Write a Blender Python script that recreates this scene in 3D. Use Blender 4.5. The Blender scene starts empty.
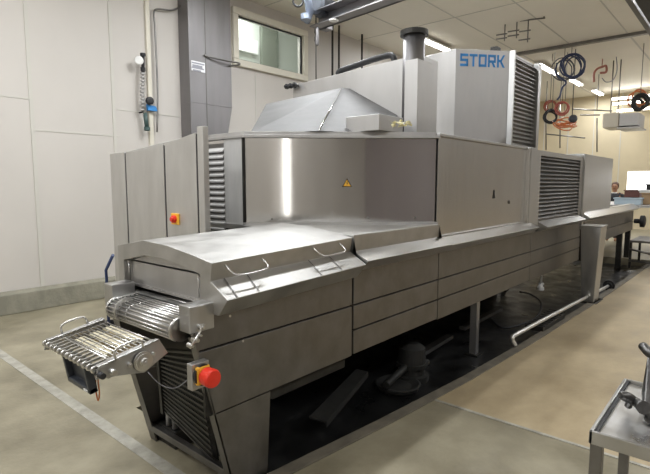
import bpy, bmesh, math, random
from mathutils import Vector as V, Matrix
random.seed(4)
col = bpy.context.scene.collection
# ------------------------------------------------------------------ camera
f, cx, cy, H = 491.7, 325.0, 237.0, 1.65
yaw = math.atan2(429, math.hypot(f, 53)); pit = math.atan2(53, f)
CF = V((math.cos(pit)*math.cos(yaw), math.cos(pit)*math.sin(yaw), -math.sin(pit)))
CR = V((math.sin(yaw), -math.cos(yaw), 0)); CU = CR.cross(CF); CO = V((0, 0, H))
cd = bpy.data.cameras.new('camera'); cam = bpy.data.objects.new('camera', cd); col.objects.link(cam)
cd.sensor_width = 36; cd.lens = f*36/650; cd.clip_start = .05; cd.clip_end = 200
m = Matrix((CR, CU, -CF)).transposed().to_4x4(); m.translation = CO; cam.matrix_world = m
bpy.context.scene.camera = cam
# survey helpers: where a sight line meets a known plane
def ray(x, y): return CF + CR*((x-cx)/f) - CU*((y-cy)/f)
def onx(x, y, X): d = ray(x, y); return CO + d*(X/d.x)
def ony(x, y, Y): d = ray(x, y); return CO + d*(Y/d.y)
def onz(x, y, z): d = ray(x, y); return CO + d*((z-H)/d.z)
# ------------------------------------------------------------------ materials
def nodes(name):
    mt = bpy.data.materials.new(name); mt.use_nodes = True
    return mt, mt.node_tree.nodes, mt.node_tree.links, mt.node_tree.nodes['Principled BSDF']
def mat(name, c, rough=.5, metal=0., noise=0., scale=(8, 8, 8), c2=None, bump=0., bscale=None, emit=None, estr=0, rvar=0., detail=4, trans=0., aniso=0.):
    mt, N, L, b = nodes(name)
    b.inputs['Base Color'].default_value = (*c, 1); b.inputs['Roughness'].default_value = rough
    b.inputs['Metallic'].default_value = metal
    if aniso:
        tg = N.new('ShaderNodeTangent'); tg.direction_type = 'RADIAL'; tg.axis = 'Z'; b.inputs['Anisotropic'].default_value = aniso; b.inputs['Anisotropic Rotation'].default_value = .25
        L.new(tg.outputs[0], b.inputs['Tangent'])
    if trans: b.inputs['Transmission Weight'].default_value = trans
    if emit: b.inputs['Emission Color'].default_value = (*emit, 1); b.inputs['Emission Strength'].default_value = estr
    if noise or bump or rvar or c2:
        tc = N.new('ShaderNodeTexCoord'); mp = N.new('ShaderNodeMapping'); mp.inputs['Scale'].default_value = scale
        nz = N.new('ShaderNodeTexNoise'); nz.inputs['Scale'].default_value = 1; nz.inputs['Detail'].default_value = detail
        nz.inputs['Roughness'].default_value = .6
        L.new(tc.outputs['Object'], mp.inputs[0]); L.new(mp.outputs[0], nz.inputs['Vector'])
        if c2 or noise:
            r = N.new('ShaderNodeValToRGB'); r.color_ramp.elements[0].position = .33; r.color_ramp.elements[1].position = .67
            cc = c2 or tuple(v*(1-noise) for v in c)
            r.color_ramp.elements[0].color = (*cc, 1); r.color_ramp.elements[1].color = (*c, 1)
            L.new(nz.outputs['Fac'], r.inputs[0]); L.new(r.outputs[0], b.inputs['Base Color'])
        if rvar:
            mr = N.new('ShaderNodeMapRange'); mr.inputs[1].default_value = .3; mr.inputs[2].default_value = .7
            mr.inputs[3].default_value = max(.05, rough-rvar); mr.inputs[4].default_value = rough+rvar
            L.new(nz.outputs['Fac'], mr.inputs[0]); L.new(mr.outputs[0], b.inputs['Roughness'])
        if bump:
            bs = bscale or scale
            mp2 = N.new('ShaderNodeMapping'); mp2.inputs['Scale'].default_value = bs
            n2 = N.new('ShaderNodeTexNoise'); n2.inputs['Scale'].default_value = 1; n2.inputs['Detail'].default_value = 3
            bp = N.new('ShaderNodeBump'); bp.inputs['Strength'].default_value = bump; bp.inputs['Distance'].default_value = .02
            L.new(tc.outputs['Object'], mp2.inputs[0]); L.new(mp2.outputs[0], n2.inputs['Vector'])
            L.new(n2.outputs['Fac'], bp.inputs['Height']); L.new(bp.outputs[0], b.inputs['Normal'])
    return mt
STEEL = mat('brushed steel', (.53, .525, .515), .36, 1, .14, (10, 10, 3), rvar=.07, bump=.12, bscale=(2.2, 2.2, 1.0), aniso=.5)
BRIGHT = mat('polished steel', (.62, .61, .595), .09, 1, .04, (7, 7, .8), rvar=.04, bump=.05, bscale=(1.3, 1.3, .3), aniso=.95)
LIDST = mat('lid steel', (.53, .52, .50), .47, 1, .2, (7, 7, 7), rvar=.06, bump=.08, bscale=(6, 6, 6))
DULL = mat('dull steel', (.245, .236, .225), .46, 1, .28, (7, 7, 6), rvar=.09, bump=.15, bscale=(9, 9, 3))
LEDGE = mat('ledge steel', (.66, .65, .635), .3, 1, .05, (3, 3, 3))
DOORST = mat('rippled steel', (.60, .59, .575), .25, 1, .06, (4, 4, 1), bump=.22, bscale=(2.6, 2.6, .45), aniso=.6)
CABST = mat('satin steel', (.62, .61, .59), .46, .9, .12, (9, 9, 3), rvar=.06)
FLAT = mat('flat steel', (.50, .49, .475), .6, .3, .15, (9, 9, 2))
GREYST = mat('matt steel', (.52, .51, .50), .5, 1, .12, (6, 6, 1.5), rvar=.08, bump=.1, bscale=(5, 5, 2))
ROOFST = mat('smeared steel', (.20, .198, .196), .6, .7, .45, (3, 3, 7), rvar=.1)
DUCTST = mat('duct steel', (.30, .29, .295), .5, 1, .18, (6, 6, .8), rvar=.06)
DARK = mat('dark steel', (.05, .048, .044), .5, .6, .4, (8, 8, 8))
BLACK = mat('black rubber', (.018, .018, .02), .55)
CHROME = mat('chrome', (.62, .61, .59), .3, 1)
WALL = mat('cream wall panel', (.575, .54, .50), .55, 0, .05, (.9, .9, .6), bump=.03, bscale=(3, 3, 3))
SEAM = mat('panel seam', (.56, .54, .49), .6)
CREAM = mat('cream paint', (.70, .66, .56), .5, 0, .05, (3, 3, 3))
BACKW = mat('yellow wall', (.62, .53, .36), .6, 0, .12, (.8, .8, .8))
CEIL = mat('ceiling panel', (.82, .78, .69), .6, 0, .06, (.7, .7, .7))
CURB = mat('concrete curb', (.28, .265, .205), .8, 0, .3, (5, 5, 3), bump=.3, bscale=(20, 20, 20))
FLOOR = mat('worn floor', (.33, .295, .21), .42, 0, 0, (2.2, 2.2, 1), c2=(.18, .158, .105), rvar=.12, bump=.1, bscale=(30, 30, 30), detail=9)
TAN = mat('tan floor coating', (.45, .36, .225), .45, 0, 0, (1.6, 2.2, 1), c2=(.28, .215, .125), rvar=.1, bump=.1, bscale=(30, 30, 30), detail=9)
PIT = mat('wet black pit', (.012, .012, .012), .4, 0, .5, (4, 4, 4), rvar=.15)
RIM = mat('pit rim', (.17, .15, .115), .6, 0, .4, (6, 6, 6))
LINE = mat('floor line paint', (.43, .41, .35), .6, 0, .38, (9, 9, 9), detail=8)
RED = mat('red plastic', (.75, .035, .015), .35)
YEL = mat('yellow plastic', (.85, .45, .04), .4)
ORANGE = mat('orange cable', (.62, .19, .06), .45)
BLUE = mat('blue paint', (.03, .22, .55), .45)
NAVY = mat('navy cable', (.03, .05, .13), .4)
WHITE = mat('white plastic', (.8, .8, .78), .4)
PAPER = mat('sticker', (.78, .78, .8), .5)
GREYP = mat('grey print', (.3, .3, .34), .6)
BROWN = mat('cardboard', (.36, .24, .13), .7, 0, .2, (6, 6, 6))
MAROON = mat('maroon crate', (.13, .05, .04), .5)
PALEB = mat('pale blue tray', (.45, .55, .62), .4)
SKIN = mat('skin', (.42, .22, .13), .5)
HAIR = mat('hair', (.09, .04, .02), .6)
SHIRT = mat('black shirt', (.02, .02, .025), .7)
TROU = mat('grey trousers', (.08, .08, .09), .7)
YCLOTH = mat('pale yellow film', (.85, .78, .45), .4, 0, .3, (40, 40, 40))
TUBE = mat('fluorescent tube', (.9, .9, .9), .4, emit=(1, .97, .9), estr=9)
DAY = mat('daylit opening', (.9, .9, .9), .5, emit=(.95, .98, 1), estr=2.2)
GLASS = mat('window glass', (.9, .95, .93), .03, trans=1.0); 
MOTOR = mat('charcoal box', (.05, .055, .065), .4, .2)
# ------------------------------------------------------------------ mesh builder
class MB:
    def __init__(s): s.bm = bmesh.new()
    def face(s, pts):
        vs = [s.bm.verts.new(V(p)) for p in pts]; return s.bm.faces.new(vs)
    def box(s, x0, x1, y0, y1, z0, z1):
        return s.hull([(x, y, z) for x in (x0, x1) for y in (y0, y1) for z in (z0, z1)])
    def hull(s, pts):
        b = bmesh.new()
        for p in pts: b.verts.new(V(p))
        r = bmesh.ops.convex_hull(b, input=b.verts)
        bmesh.ops.delete(b, geom=list({v for v in r['geom_interior'] if isinstance(v, bmesh.types.BMVert)}), context='VERTS')
        bmesh.ops.dissolve_limit(b, angle_limit=.003, verts=b.verts, edges=b.edges)
        s.merge(b); return s
    def merge(s, b):
        bmesh.ops.recalc_face_normals(b, faces=b.faces)
        t = bpy.data.meshes.new('t'); b.to_mesh(t); b.free(); s.bm.from_mesh(t); bpy.data.meshes.remove(t)
    def prism(s, pts, off):
        """polygon extruded along a vector"""
        b = bmesh.new(); off = V(off); n = len(pts)
        a = [b.verts.new(V(p)) for p in pts]; c = [b.verts.new(V(p)+off) for p in pts]
        b.faces.new(a); b.faces.new(c[::-1])
        for i in range(n): b.faces.new((a[i], a[(i+1) % n], c[(i+1) % n], c[i]))
        s.merge(b); return s
    def foot(s, xy, z0, z1): return s.prism([(x, y, z0) for x, y in xy], (0, 0, z1-z0))
    def loft(s, A, B):
        """two matching 3D rings joined, capped"""
        b = bmesh.new(); n = len(A)
        a = [b.verts.new(V(p)) for p in A]; c = [b.verts.new(V(p)) for p in B]
        b.faces.new(a); b.faces.new(c[::-1])
        for i in range(n): b.faces.new((a[i], a[(i+1) % n], c[(i+1) % n], c[i]))
        s.merge(b); return s
    def tube(s, pts, r, seg=8, closed=False):
        b = bmesh.new(); P = [V(p) for p in pts]; n = len(P); rings = []; up = None
        for i in range(n):
            if closed: t = P[(i+1) % n]-P[i-1]
            else: t = P[min(i+1, n-1)]-P[max(i-1, 0)]
            t.normalize()
            if up is None: up = t.orthogonal().normalized()
            up = (up-t*up.dot(t)).normalized(); w = t.cross(up)
            rr = r[i] if isinstance(r, (list, tuple)) else r
            rings.append([b.verts.new(P[i]+(up*math.cos(2*math.pi*k/seg)+w*math.sin(2*math.pi*k/seg))*rr) for k in range(seg)])
        for i in range(n if closed else n-1):
            A, B = rings[i], rings[(i+1) % n]
            for k in range(seg): b.faces.new((A[k], A[(k+1) % seg], B[(k+1) % seg], B[k]))
        if not closed: b.faces.new(rings[0][::-1]); b.faces.new(rings[-1])
        for fc in b.faces: fc.smooth = len(fc.verts) == 4
        s.merge(b); return s
    def cyl(s, p0, p1, r, r1=None, seg=20): return s.tube([p0, p1], [r, r if r1 is None else r1], seg)
    def lathe(s, p, axis, prof, seg=24):
        ax = V(axis).normalized(); p = V(p); pts = []; rs = []
        b = bmesh.new(); u = ax.orthogonal().normalized(); w = ax.cross(u); rings = []
        for (h, r) in prof: rings.append([b.verts.new(p+ax*h+(u*math.cos(2*math.pi*k/seg)+w*math.sin(2*math.pi*k/seg))*r) for k in range(seg)])
        for A, B in zip(rings, rings[1:]):
            for k in range(seg): b.faces.new((A[k], A[(k+1) % seg], B[(k+1) % seg], B[k]))
        b.faces.new(rings[0][::-1]); b.faces.new(rings[-1]); s.merge(b); return s
    def ring(s, c, n, R_, r, seg=24, wob=0, turns=1):
        c = V(c); n = V(n).normalized(); u = n.orthogonal().normalized(); w = n.cross(u); P = []
        N = seg*turns
        for k in range(N):
            a = 2*math.pi*k/seg; q = R_*(1+random.uniform(-wob, wob))
            P.append(c+(u*math.cos(a)+w*math.sin(a))*q+n*random.uniform(-wob, wob)*R_)
        return s.tube(P, r, 6, closed=True)
    def build(s, name, mt, parent=None, bevel=0, smooth=False, label=None):
        me = bpy.data.meshes.new(name)
        off = origin_of(parent) if parent else V((0, 0, 0))
        if not parent:
            xs = [v.co for v in s.bm.verts]
            off = V(((min(v.x for v in xs)+max(v.x for v in xs))/2, (min(v.y for v in xs)+max(v.y for v in xs))/2, min(v.z for v in xs)))
        for v in s.bm.verts: v.co -= off
        s.bm.to_mesh(me); s.bm.free(); me.materials.append(mt)
        if smooth:
            for p in me.polygons: p.use_smooth = True
        o = bpy.data.objects.new(name, me); col.objects.link(o)
        if parent: o.parent = parent
        else: o.location = off
        if bevel:
            bv = o.modifiers.new('bevel', 'BEVEL'); bv.width = bevel; bv.segments = 2; bv.limit_method = 'ANGLE'; bv.angle_limit = math.radians(35)
        if label: o['label'] = label
        return o
def origin_of(o):
    p = V(o.location); q = o.parent
    while q: p = p+V(q.location); q = q.parent
    return p
def tag(o, label, cat, group=None, kind=None):
    o['label'] = label; o['category'] = cat
    if group: o['group'] = group
    if kind: o['kind'] = kind
    return o
def thing(name, loc, label, cat, group=None):
    o = bpy.data.objects.new(name, None); col.objects.link(o); o.location = loc; o.empty_display_size = .1
    return tag(o, label, cat, group)
def struct(o, label=None):
    o['kind'] = 'structure'
    if label: o['label'] = label
    return o
def copy_tree(o, parent=None):
    c = o.copy(); col.objects.link(c)
    if parent: c.parent = parent
    for ch in [x for x in bpy.data.objects if x.parent == o]: copy_tree(ch, c)
    return c
def arc(c, u, w, r, a0, a1, n):
    c, u, w = V(c), V(u), V(w)
    return [c+(u*math.cos(math.radians(a0+(a1-a0)*i/n))+w*math.sin(math.radians(a0+(a1-a0)*i/n)))*r for i in range(n+1)]
def smoothpath(pts, n=6):
    P = [V(p) for p in pts]; P = [P[0]*2-P[1]]+P+[P[-1]*2-P[-2]]; out = []
    for i in range(1, len(P)-2):
        for k in range(n):
            t = k/n; a, b, c, d = P[i-1], P[i], P[i+1], P[i+2]
            out.append(.5*((2*b)+(c-a)*t+(2*a-5*b+4*c-d)*t*t+(3*b-a-3*c+d)*t**3))
    out.append(P[-2]); return out

# ------------------------------------------------------------------ room
YW, XF, ZC = 7.13, 21.0, 4.95
XN, YR = -4.0, -6.5
# floor with the service pit cut out of it
pitA = [(1.72, 1.98), (2.7, 1.87), (3.82, 1.77), (5.2, 1.70), (7.0, 1.64), (9.0, 1.60), (12.6, 1.55)]
b = MB(); Z0 = -.15
b.foot([(XN, YR), (1.72, YR), (1.72, YW), (XN, YW)], Z0-.05, 0)
b.foot([(12.6, YR), (XF, YR), (XF, YW), (12.6, YW)], Z0-.05, 0)
b.foot([(1.72, 3.35), (12.6, 3.35), (12.6, YW), (1.72, YW)], Z0-.05, 0)
b.foot([(1.72, YR)]+[(12.6, YR)]+pitA[::-1], Z0-.05, 0)
struct(b.build('floor', FLOOR))
b = MB(); b.foot([pitA[0]]+pitA[1:]+[(12.6, 3.35), (1.72, 3.35)], Z0-.05, Z0)
struct(b.build('floor', PIT), 'black wet bottom of the shallow pit under the machine')
b = MB()
b.foot([(x, y-.085) for x, y in pitA]+[(x, y+.004) for x, y in pitA[::-1]], 0, .012)
struct(b.build('trim_1', RIM, bevel=.003), 'dark rim strip along the pit edge')
b = MB(); b.foot([(3.30, YR)]+[(XF, YR), (XF, 1.55), (12.6, 1.55)]+[(x, y-.085) for x, y in pitA[::-1][1:-2]]+[(3.30, 1.735)], 0, .004)
struct(b.build('floor', TAN), 'tan coated area of the floor')
b = MB(); b.foot([(3.275, YR), (3.30, YR), (3.30, 1.73), (3.275, 1.73)], 0, .006)
struct(b.build('trim_2', LINE), 'pale joint where the tan floor coating begins')
b = MB(); b.foot([(1.40, 1.9), (1.48, 1.9), (1.48, 6.9), (1.40, 6.9)], 0, .003)
struct(b.build('trim_3', LINE), 'worn white line painted across the floor')
# back-left wall with window opening
wx0, wx1, wz0, wz1 = 5.82, 7.50, 3.86, 4.62
b = MB()
b.box(XN, wx0, YW, YW+.12, 0, ZC); b.box(wx1, XF, YW, YW+.12, 0, ZC)
b.box(wx0, wx1, YW, YW+.12, 0, wz0); b.box(wx0, wx1, YW, YW+.12, wz1, ZC)
wl = struct(b.build('wall_left', WALL))
b = MB()
for px in (34, 115.5): X = ony(px, 150, YW).x; b.box(X-.022, X+.022, YW-.012, YW, .27, ZC)
for X in (5.0, 6.25, 8.6, 9.8, 11.0, 12.2, 13.4, 14.6): b.box(X-.012, X+.012, YW-.006, YW, .27, 3.7 if 5.6 < X < 7.7 else ZC)
for (xa, xb, pz) in ((XN, 34, 97), (34, 118, 133), (118, 185, 113)):
    p = ony({97: 15, 133: 77, 113: 150}[pz], pz, YW); xa = XN if xa == XN else ony(xa, 130, YW).x; xb = ony(xb, 130, YW).x
    b.box(xa, xb, YW-.006, YW, p.z-.01, p.z+.01)
struct(b.build('trim_4', SEAM), 'vertical and horizontal joint strips of the cream wall panels')
b = MB(); X = ony(148, 60, YW).x; b.box(X-.035, X+.035, YW-.04, YW, .27, ZC)
struct(b.build('trim_5', CREAM, bevel=.01), 'narrow cream cover strip on the wall beside the grey duct')
b = MB(); b.prism([(XN, YW, 0), (XN, YW-.12, 0), (XN, YW-.10, .25), (XN, YW-.03, .285), (XN, YW, .285)], (XF-XN, 0, 0))
struct(b.build('baseboard_left', CURB, bevel=.01), 'concrete curb along the foot of the cream wall')
b = MB()
for a in ((wx0-.12, wx1+.12, wz0-.12, wz0), (wx0-.12, wx1+.12, wz1, wz1+.12), (wx0-.12, wx0, wz0, wz1), (wx1, wx1+.12, wz0, wz1)):
    b.box(a[0], a[1], YW-.07, YW+.02, a[2], a[3])
wf = struct(b.build('window_1', CREAM, bevel=.012), 'cream framed interior window high on the wall')
b = MB(); 
for a in ((wx0, wx1, wz0, wz0+.02), (wx0, wx1, wz1-.02, wz1), (wx0, wx0+.02, wz0, wz1), (wx1-.03, wx1, wz0, wz1)): b.box(a[0], a[1], YW-.005, YW+.03, a[2], a[3])
b.build('window_gasket', BLACK, wf)
b = MB(); b.box(wx0, wx1, YW+.01, YW+.018, wz0, wz1); b.build('window_glass', GLASS, wf)
# the room behind the window
PALE = mat('pale room wall', (.60, .63, .58), .6); GG = mat('grey green panel', (.20, .22, .18), .6)
b = MB(); b.box(4.6, 9.5, YW+1.6, YW+1.65, 2.9, 5.6); b.box(4.6, 9.5, YW+.12, YW+1.65, 5.6, 5.65); b.box(4.6, 9.5, YW+.12, YW+1.65, 2.85, 2.9)
b.box(4.55, 4.6, YW+.12, YW+1.65, 2.9, 5.6); b.box(9.5, 9.55, YW+.12, YW+1.65, 2.9, 5.6)
struct(b.build('wall_back', PALE), 'pale green wall of the room seen through the window')
pa, pb_ = ony(261, 60, YW+1.55), ony(277, 60, YW+1.55)
b = MB(); b.box(pa.x, pb_.x, YW+1.5, YW+1.59, 2.9, 5.2); struct(b.build('trim_6', GG), 'grey green upright panel behind the window')
b = MB(); pa = ony(236, 30, YW+1.5); pb_ = ony(258, 50, YW+1.5); b.box(pa.x, pb_.x, YW+1.5, YW+1.59, pb_.z-.1, pa.z-.1); struct(b.build('trim_7', WHITE), 'white board on the wall behind the window')
# other walls, ceiling
wzA, wzB = onx(630, 190, XF), onx(650, 171, XF)
b = MB(); yl, zb, zt = onx(626, 190, XF).y, wzA.z, wzB.z
b.box(XF, XF+.12, yl, YW, 0, ZC); b.box(XF, XF+.12, yl-3.2, yl, 0, zb); b.box(XF, XF+.12, yl-3.2, yl, zt, ZC)
b2 = MB(); b2.box(XF, XF+.12, YR, yl-3.2, 0, ZC); struct(b2.build('wall_front', WALL), 'cream part of the far wall out of view')
struct(b.build('wall_front', BACKW), 'yellow far end wall of the hall')
b = MB()
for py in range(0, 14):
    yy = YW-.6-py*.9
    if not (yl-3.3 < yy < yl+.1): b.box(XF-.012, XF, yy-.015, yy+.015, 0, ZC)
struct(b.build('trim_8', SEAM), 'upright joint strips on the yellow far wall')
b = MB(); b.box(XF+.5, XF+.52, yl-3.6, yl+.4, zb-.4, zt+.4)
struct(b.build('window_2', DAY), 'bright daylit opening in the far wall')
b = MB(); b.box(XN, 8, YR-.12, YR, 0, ZC); struct(b.build('wall_right', mat('rose grey wall', (.29, .255, .25), .7)))
b = MB(); b.box(8, XF, YR-.12, YR, 0, ZC); struct(b.build('wall_right', WALL))
b = MB(); b.box(XN-.12, XN, YR, YW, 0, ZC); struct(b.build('wall_behind', WALL))
b = MB(); b.box(XN, XF, YR, YW, ZC, ZC+.1); struct(b.build('ceiling', CEIL))
b = MB()
for y in (YW-1.2*k for k in range(1, 11)): b.box(XN, 12.9, y-.012, y+.012, ZC-.006, ZC)
for x in (2, 6.5, 9.4): b.box(x-.012, x+.012, YR, YW, ZC-.006, ZC)
for y in (YW-2.4*k for k in range(1, 5)): b.box(13.0, XF, y-.02, y+.02, ZC-.006, ZC)
struct(b.build('trim_9', SEAM), 'joints between the ceiling panels')
b = MB(); b.box(12.86, 12.98, YR, YW, ZC-.07, ZC); struct(b.build('trim_10', DULL), 'dark cross strip on the ceiling')

# ------------------------------------------------------------------ machine profile
YS = 2.0     # side plane
def prof(x, top, kink, out, bot, dz=0):
    return [(x, YS, top+dz), (x, YS+.015, kink+dz), (x, 1.88, out+dz), (x, 1.955, bot+dz), (x, YS+.03, bot+dz)]
# ---- infeed section
inf = thing('infeed_section', (2.0, 2.45, 0), 'stainless steel front section of the tunnel machine with domed lid and splayed legs', 'machine section')
def crown(x, dz):   # roof line from near side to far side
    return [(x, 2.16, 1.285+dz), (x, 2.40, 1.315+dz), (x, 2.66, 1.325+dz), (x, 2.97, 1.27+dz)]
b = MB(); xa, xb = 1.45, 2.582
A = prof(xa, 1.26, 1.165, 1.09, 1.0); B = prof(xb, 1.26, 1.165, 1.09, 1.0, .035)
ringA = A[::-1]+crown(xa, 0)+[(xa, 2.97, 1.0)]; ringB = B[::-1]+crown(xb, .035)+[(xb, 2.97, 1.035)]
# hollow lid: outer loft as thin shell of quads + front frame
def shell(mb, A, B):
    n = len(A)
    bm = bmesh.new(); a = [bm.verts.new(V(p)) for p in A]; c = [bm.verts.new(V(p)) for p in B]
    for i in range(n-1): bm.faces.new((a[i], a[i+1], c[i+1], c[i]))
    bm.faces.new(c); mb.merge(bm)
bb = bmesh.new(); n = len(ringA)
a = [bb.verts.new(V(p)) for p in ringA]; c = [bb.verts.new(V(p)) for p in ringB]
for i in range(n): bb.faces.new((a[i], a[(i+1) % n], c[(i+1) % n], c[i]))
bb.faces.new(c[::-1])
# front frame with an arched opening
inner = [(xa, 2.10, 1.0), (xa, 2.10, 1.19), (xa, 2.25, 1.215), (xa, 2.45, 1.235), (xa, 2.66, 1.235), (xa, 2.90, 1.185), (xa, 2.90, 1.0)]
iv = [bb.verts.new(V(p)) for p in inner]
# a order: bot inner(2.03,1.0), bot, out, kink, top, crown x4, far bottom
def q(*k): bb.faces.new(k)
q(a[0], a[1], a[2], a[3], iv[0]); q(a[3], a[4], iv[1], iv[0]); q(a[4], a[5], iv[2], iv[1]); q(a[5], a[6], iv[3], iv[2]); q(a[6], a[7], iv[4], iv[3]); q(a[7], a[8], iv[5], iv[4]); q(a[8], a[9], iv[6], iv[5])
back = [bb.verts.new(v.co+V((.06, 0, 0))) for v in iv]
for i in range(len(iv)-1): q(iv[i], iv[i+1], back[i+1], back[i])
b.merge(bb); lid = b.build('lid', LIDST, inf, bevel=.003)
# lifting handles on the lid side
for xh in (1.585, 2.25):
    b = MB(); zz = 1.19+.035*(xh-1.45)
    b.tube(smoothpath([(xh-.05, YS+.005, zz+.045), (xh-.045, YS-.05, zz+.01), (xh+.0, YS-.06, zz-.005), (xh+.15, YS-.06, zz), (xh+.195, YS-.05, zz+.015), (xh+.20, YS+.005, zz+.05)], 4), .0045, 8)
    b.build('handle', CHROME, lid)
for px in (234, 256, 318, 338):  # thin dark strips across the lid's sloping side facet
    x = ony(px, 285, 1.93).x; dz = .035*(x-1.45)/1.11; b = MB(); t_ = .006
    b.prism([(x, 2.012, 1.165+dz+.003), (x+t_, 2.012, 1.165+dz+.003), (x+t_-.02, 1.882, 1.091+dz+.003), (x-.02, 1.882, 1.091+dz+.003)], (0, 0, .002)); b.build('ledge_strip', DULL, lid)
# front flap
b = MB(); b.foot([(1.485, 2.11), (1.495, 2.11), (1.495, 2.89), (1.485, 2.89)], 1.035, 1.19)
b.hull([(1.485, 2.11, 1.18), (1.495, 2.11, 1.18), (1.485, 2.45, 1.235), (1.495, 2.45, 1.235), (1.485, 2.66, 1.235), (1.495, 2.66, 1.235), (1.485, 2.89, 1.18), (1.495, 2.89, 1.18)])
b.box(1.478, 1.50, 2.11, 2.89, 1.03, 1.045)
fl = b.build('flap', GREYST, inf)
for yy in (2.115, 2.145, 2.875):
    b = MB(); b.cyl((1.47, yy, 1.06), (1.47, yy, 1.18), .004); b.lathe((1.47, yy, 1.17), (0, 0, 1), [(0, .008), (.012, .008)], 10); b.build('guide_rod', CHROME, fl)
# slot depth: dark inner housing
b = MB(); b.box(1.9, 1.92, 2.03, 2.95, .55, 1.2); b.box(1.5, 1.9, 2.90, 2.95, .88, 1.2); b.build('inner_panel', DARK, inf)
# side skirt + leg: outline in plane Y=2
pts = [ony(*p, YS) for p in ((181, 320), (181, 300))]
ax = 1.325
skirt = [(ax, .965), (ax, 1.03), (1.47, 1.03), (1.47, 1.045), (2.585, 1.045), (2.585, .48), (1.80, .48), (1.80, -.14), (1.515, -.0), (1.50, 0.0), (1.335, .86)]
skirt = [(ax, .965), (ax, 1.03), (2.585, 1.045), (2.585, .48), (1.83, .48)]
b = MB(); b.prism([(x, YS, z) for x, z in [(ax, .93), (ax, 1.04), (2.585, 1.045), (2.585, .835), (1.36, .835)]], (0, .02, 0))
b.prism([(x, YS, z) for x, z in [(1.362, .825), (2.585, .825), (2.585, .48), (1.44, .48)]], (0, .02, 0))
b.build('side_skirt', DULL, inf, bevel=.003)
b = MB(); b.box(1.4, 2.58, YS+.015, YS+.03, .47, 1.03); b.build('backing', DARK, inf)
for (y0, y1) in ((YS, YS+.02), (2.84, 2.86)):
    b = MB(); b.prism([(1.442, y0, .475), (1.83, y0, .475), (1.80, y0, 0.0), (1.56, y0, 0)], (0, y1-y0, 0))
    # folded front flange
    s_ = 1 if y0 < 2.3 else -1
    b.loft([(1.335, y0, .9), (1.335, y0+.05*s_, .9), (1.345, y0+.05*s_, .9), (1.345, y0, .9)], [(1.56, y0, 0), (1.56, y0+.05*s_, 0), (1.57, y0+.05*s_, 0), (1.57, y0, 0)])
    lg = b.build('leg', DULL, inf)
    b = MB(); b.cyl((1.60, y0+.02*s_, 0.0), (1.60, y0+.02*s_, .06), .03); b.build('foot', BLACK, lg)
b = MB(); b.prism([(x, 2.84, z) for x, z in [(ax, .93), (ax, 1.04), (2.58, 1.04), (2.58, .48), (1.44, .48)]], (0, .02, 0)); b.build('far_skirt', DULL, inf)
b = MB(); b.box(1.535, 1.575, YS+.02, 2.84, .075, .115); b.build('crossbar', DULL, inf, bevel=.003)
# posts beside the belt
for (y0, y1) in ((1.996, 2.09), (2.78, 2.88)):
    b = MB(); b.box(1.312, 1.455, y0, y1, .93, 1.065); b.build('post', STEEL, inf, bevel=.006)
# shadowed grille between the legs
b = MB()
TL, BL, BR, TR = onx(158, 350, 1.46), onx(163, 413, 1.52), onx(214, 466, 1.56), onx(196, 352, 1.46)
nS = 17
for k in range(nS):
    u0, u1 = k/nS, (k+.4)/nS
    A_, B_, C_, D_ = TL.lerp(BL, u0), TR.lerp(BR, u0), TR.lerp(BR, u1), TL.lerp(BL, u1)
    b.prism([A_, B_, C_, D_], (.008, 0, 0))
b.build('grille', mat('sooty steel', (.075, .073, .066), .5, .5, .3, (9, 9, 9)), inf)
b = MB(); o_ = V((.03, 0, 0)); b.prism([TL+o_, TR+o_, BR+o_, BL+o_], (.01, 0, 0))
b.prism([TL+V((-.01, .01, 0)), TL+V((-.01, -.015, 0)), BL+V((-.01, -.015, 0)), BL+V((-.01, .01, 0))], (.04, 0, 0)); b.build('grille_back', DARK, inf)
for yy in (2.63, 2.70):
    b = MB(); b.cyl((1.60, yy, .13), (1.60, yy, .30), .018); b.cyl((1.60, yy, .30), (1.60, yy, .315), .026); b.build('cylinder', GREYST, inf)
b = MB(); b.box(1.58, 1.9, 2.60, 2.82, .0, .12); b.box(1.66, 1.8, 2.74, 2.83, .12, .30); b.build('gearbox', DARK, inf, bevel=.01)
# wire belt over nose roller
wb = bpy.data.objects.new('wire_belt', None); wb = None
b = MB(); cz, cxn, r = .93, 1.325, .055
path = [(1.85, 1.0), (1.75, 1.0), (1.65, 1.0), (1.57, 1.0), (1.50, 1.0), (1.44, .992), (1.39, .988), (1.345, .985)]
path += [(cxn+r*math.cos(math.radians(a)), cz+r*math.sin(math.radians(a))) for a in range(70, 290, 22)]
dense = []
for (p, q_) in zip(path, path[1:]):
    L_ = math.hypot(q_[0]-p[0], q_[1]-p[1]); k = max(1, round(L_/.026))
    dense += [(p[0]+(q_[0]-p[0])*i/k, p[1]+(q_[1]-p[1])*i/k) for i in range(k)]
for (x, z) in dense: b.cyl((x, 2.11, z), (x, 2.77, z), .005, seg=6)
for yy in (2.11, 2.33, 2.55, 2.77): b.tube([(x, yy, z) for x, z in dense], .008 if yy in (2.11, 2.77) else .003, 6)
belt = b.build('wire_belt', CHROME, inf)
b = MB()
b.cyl((cxn, 2.11, cz), (cxn, 2.77, cz), .047); b.build('roller', GREYST, inf)
b = MB(); b.box(1.42, 1.85, 2.12, 2.76, .965, .98); b.build('slide_plate', GREYST, inf)
# side cams
for yy in (2.105, 2.775):
    b = MB(); b.lathe((cxn+.01, yy-.006, cz), (0, 1, 0), [(0, .062), (.012, .062)], 28); b.build('sprocket', CHROME, inf)
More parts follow.
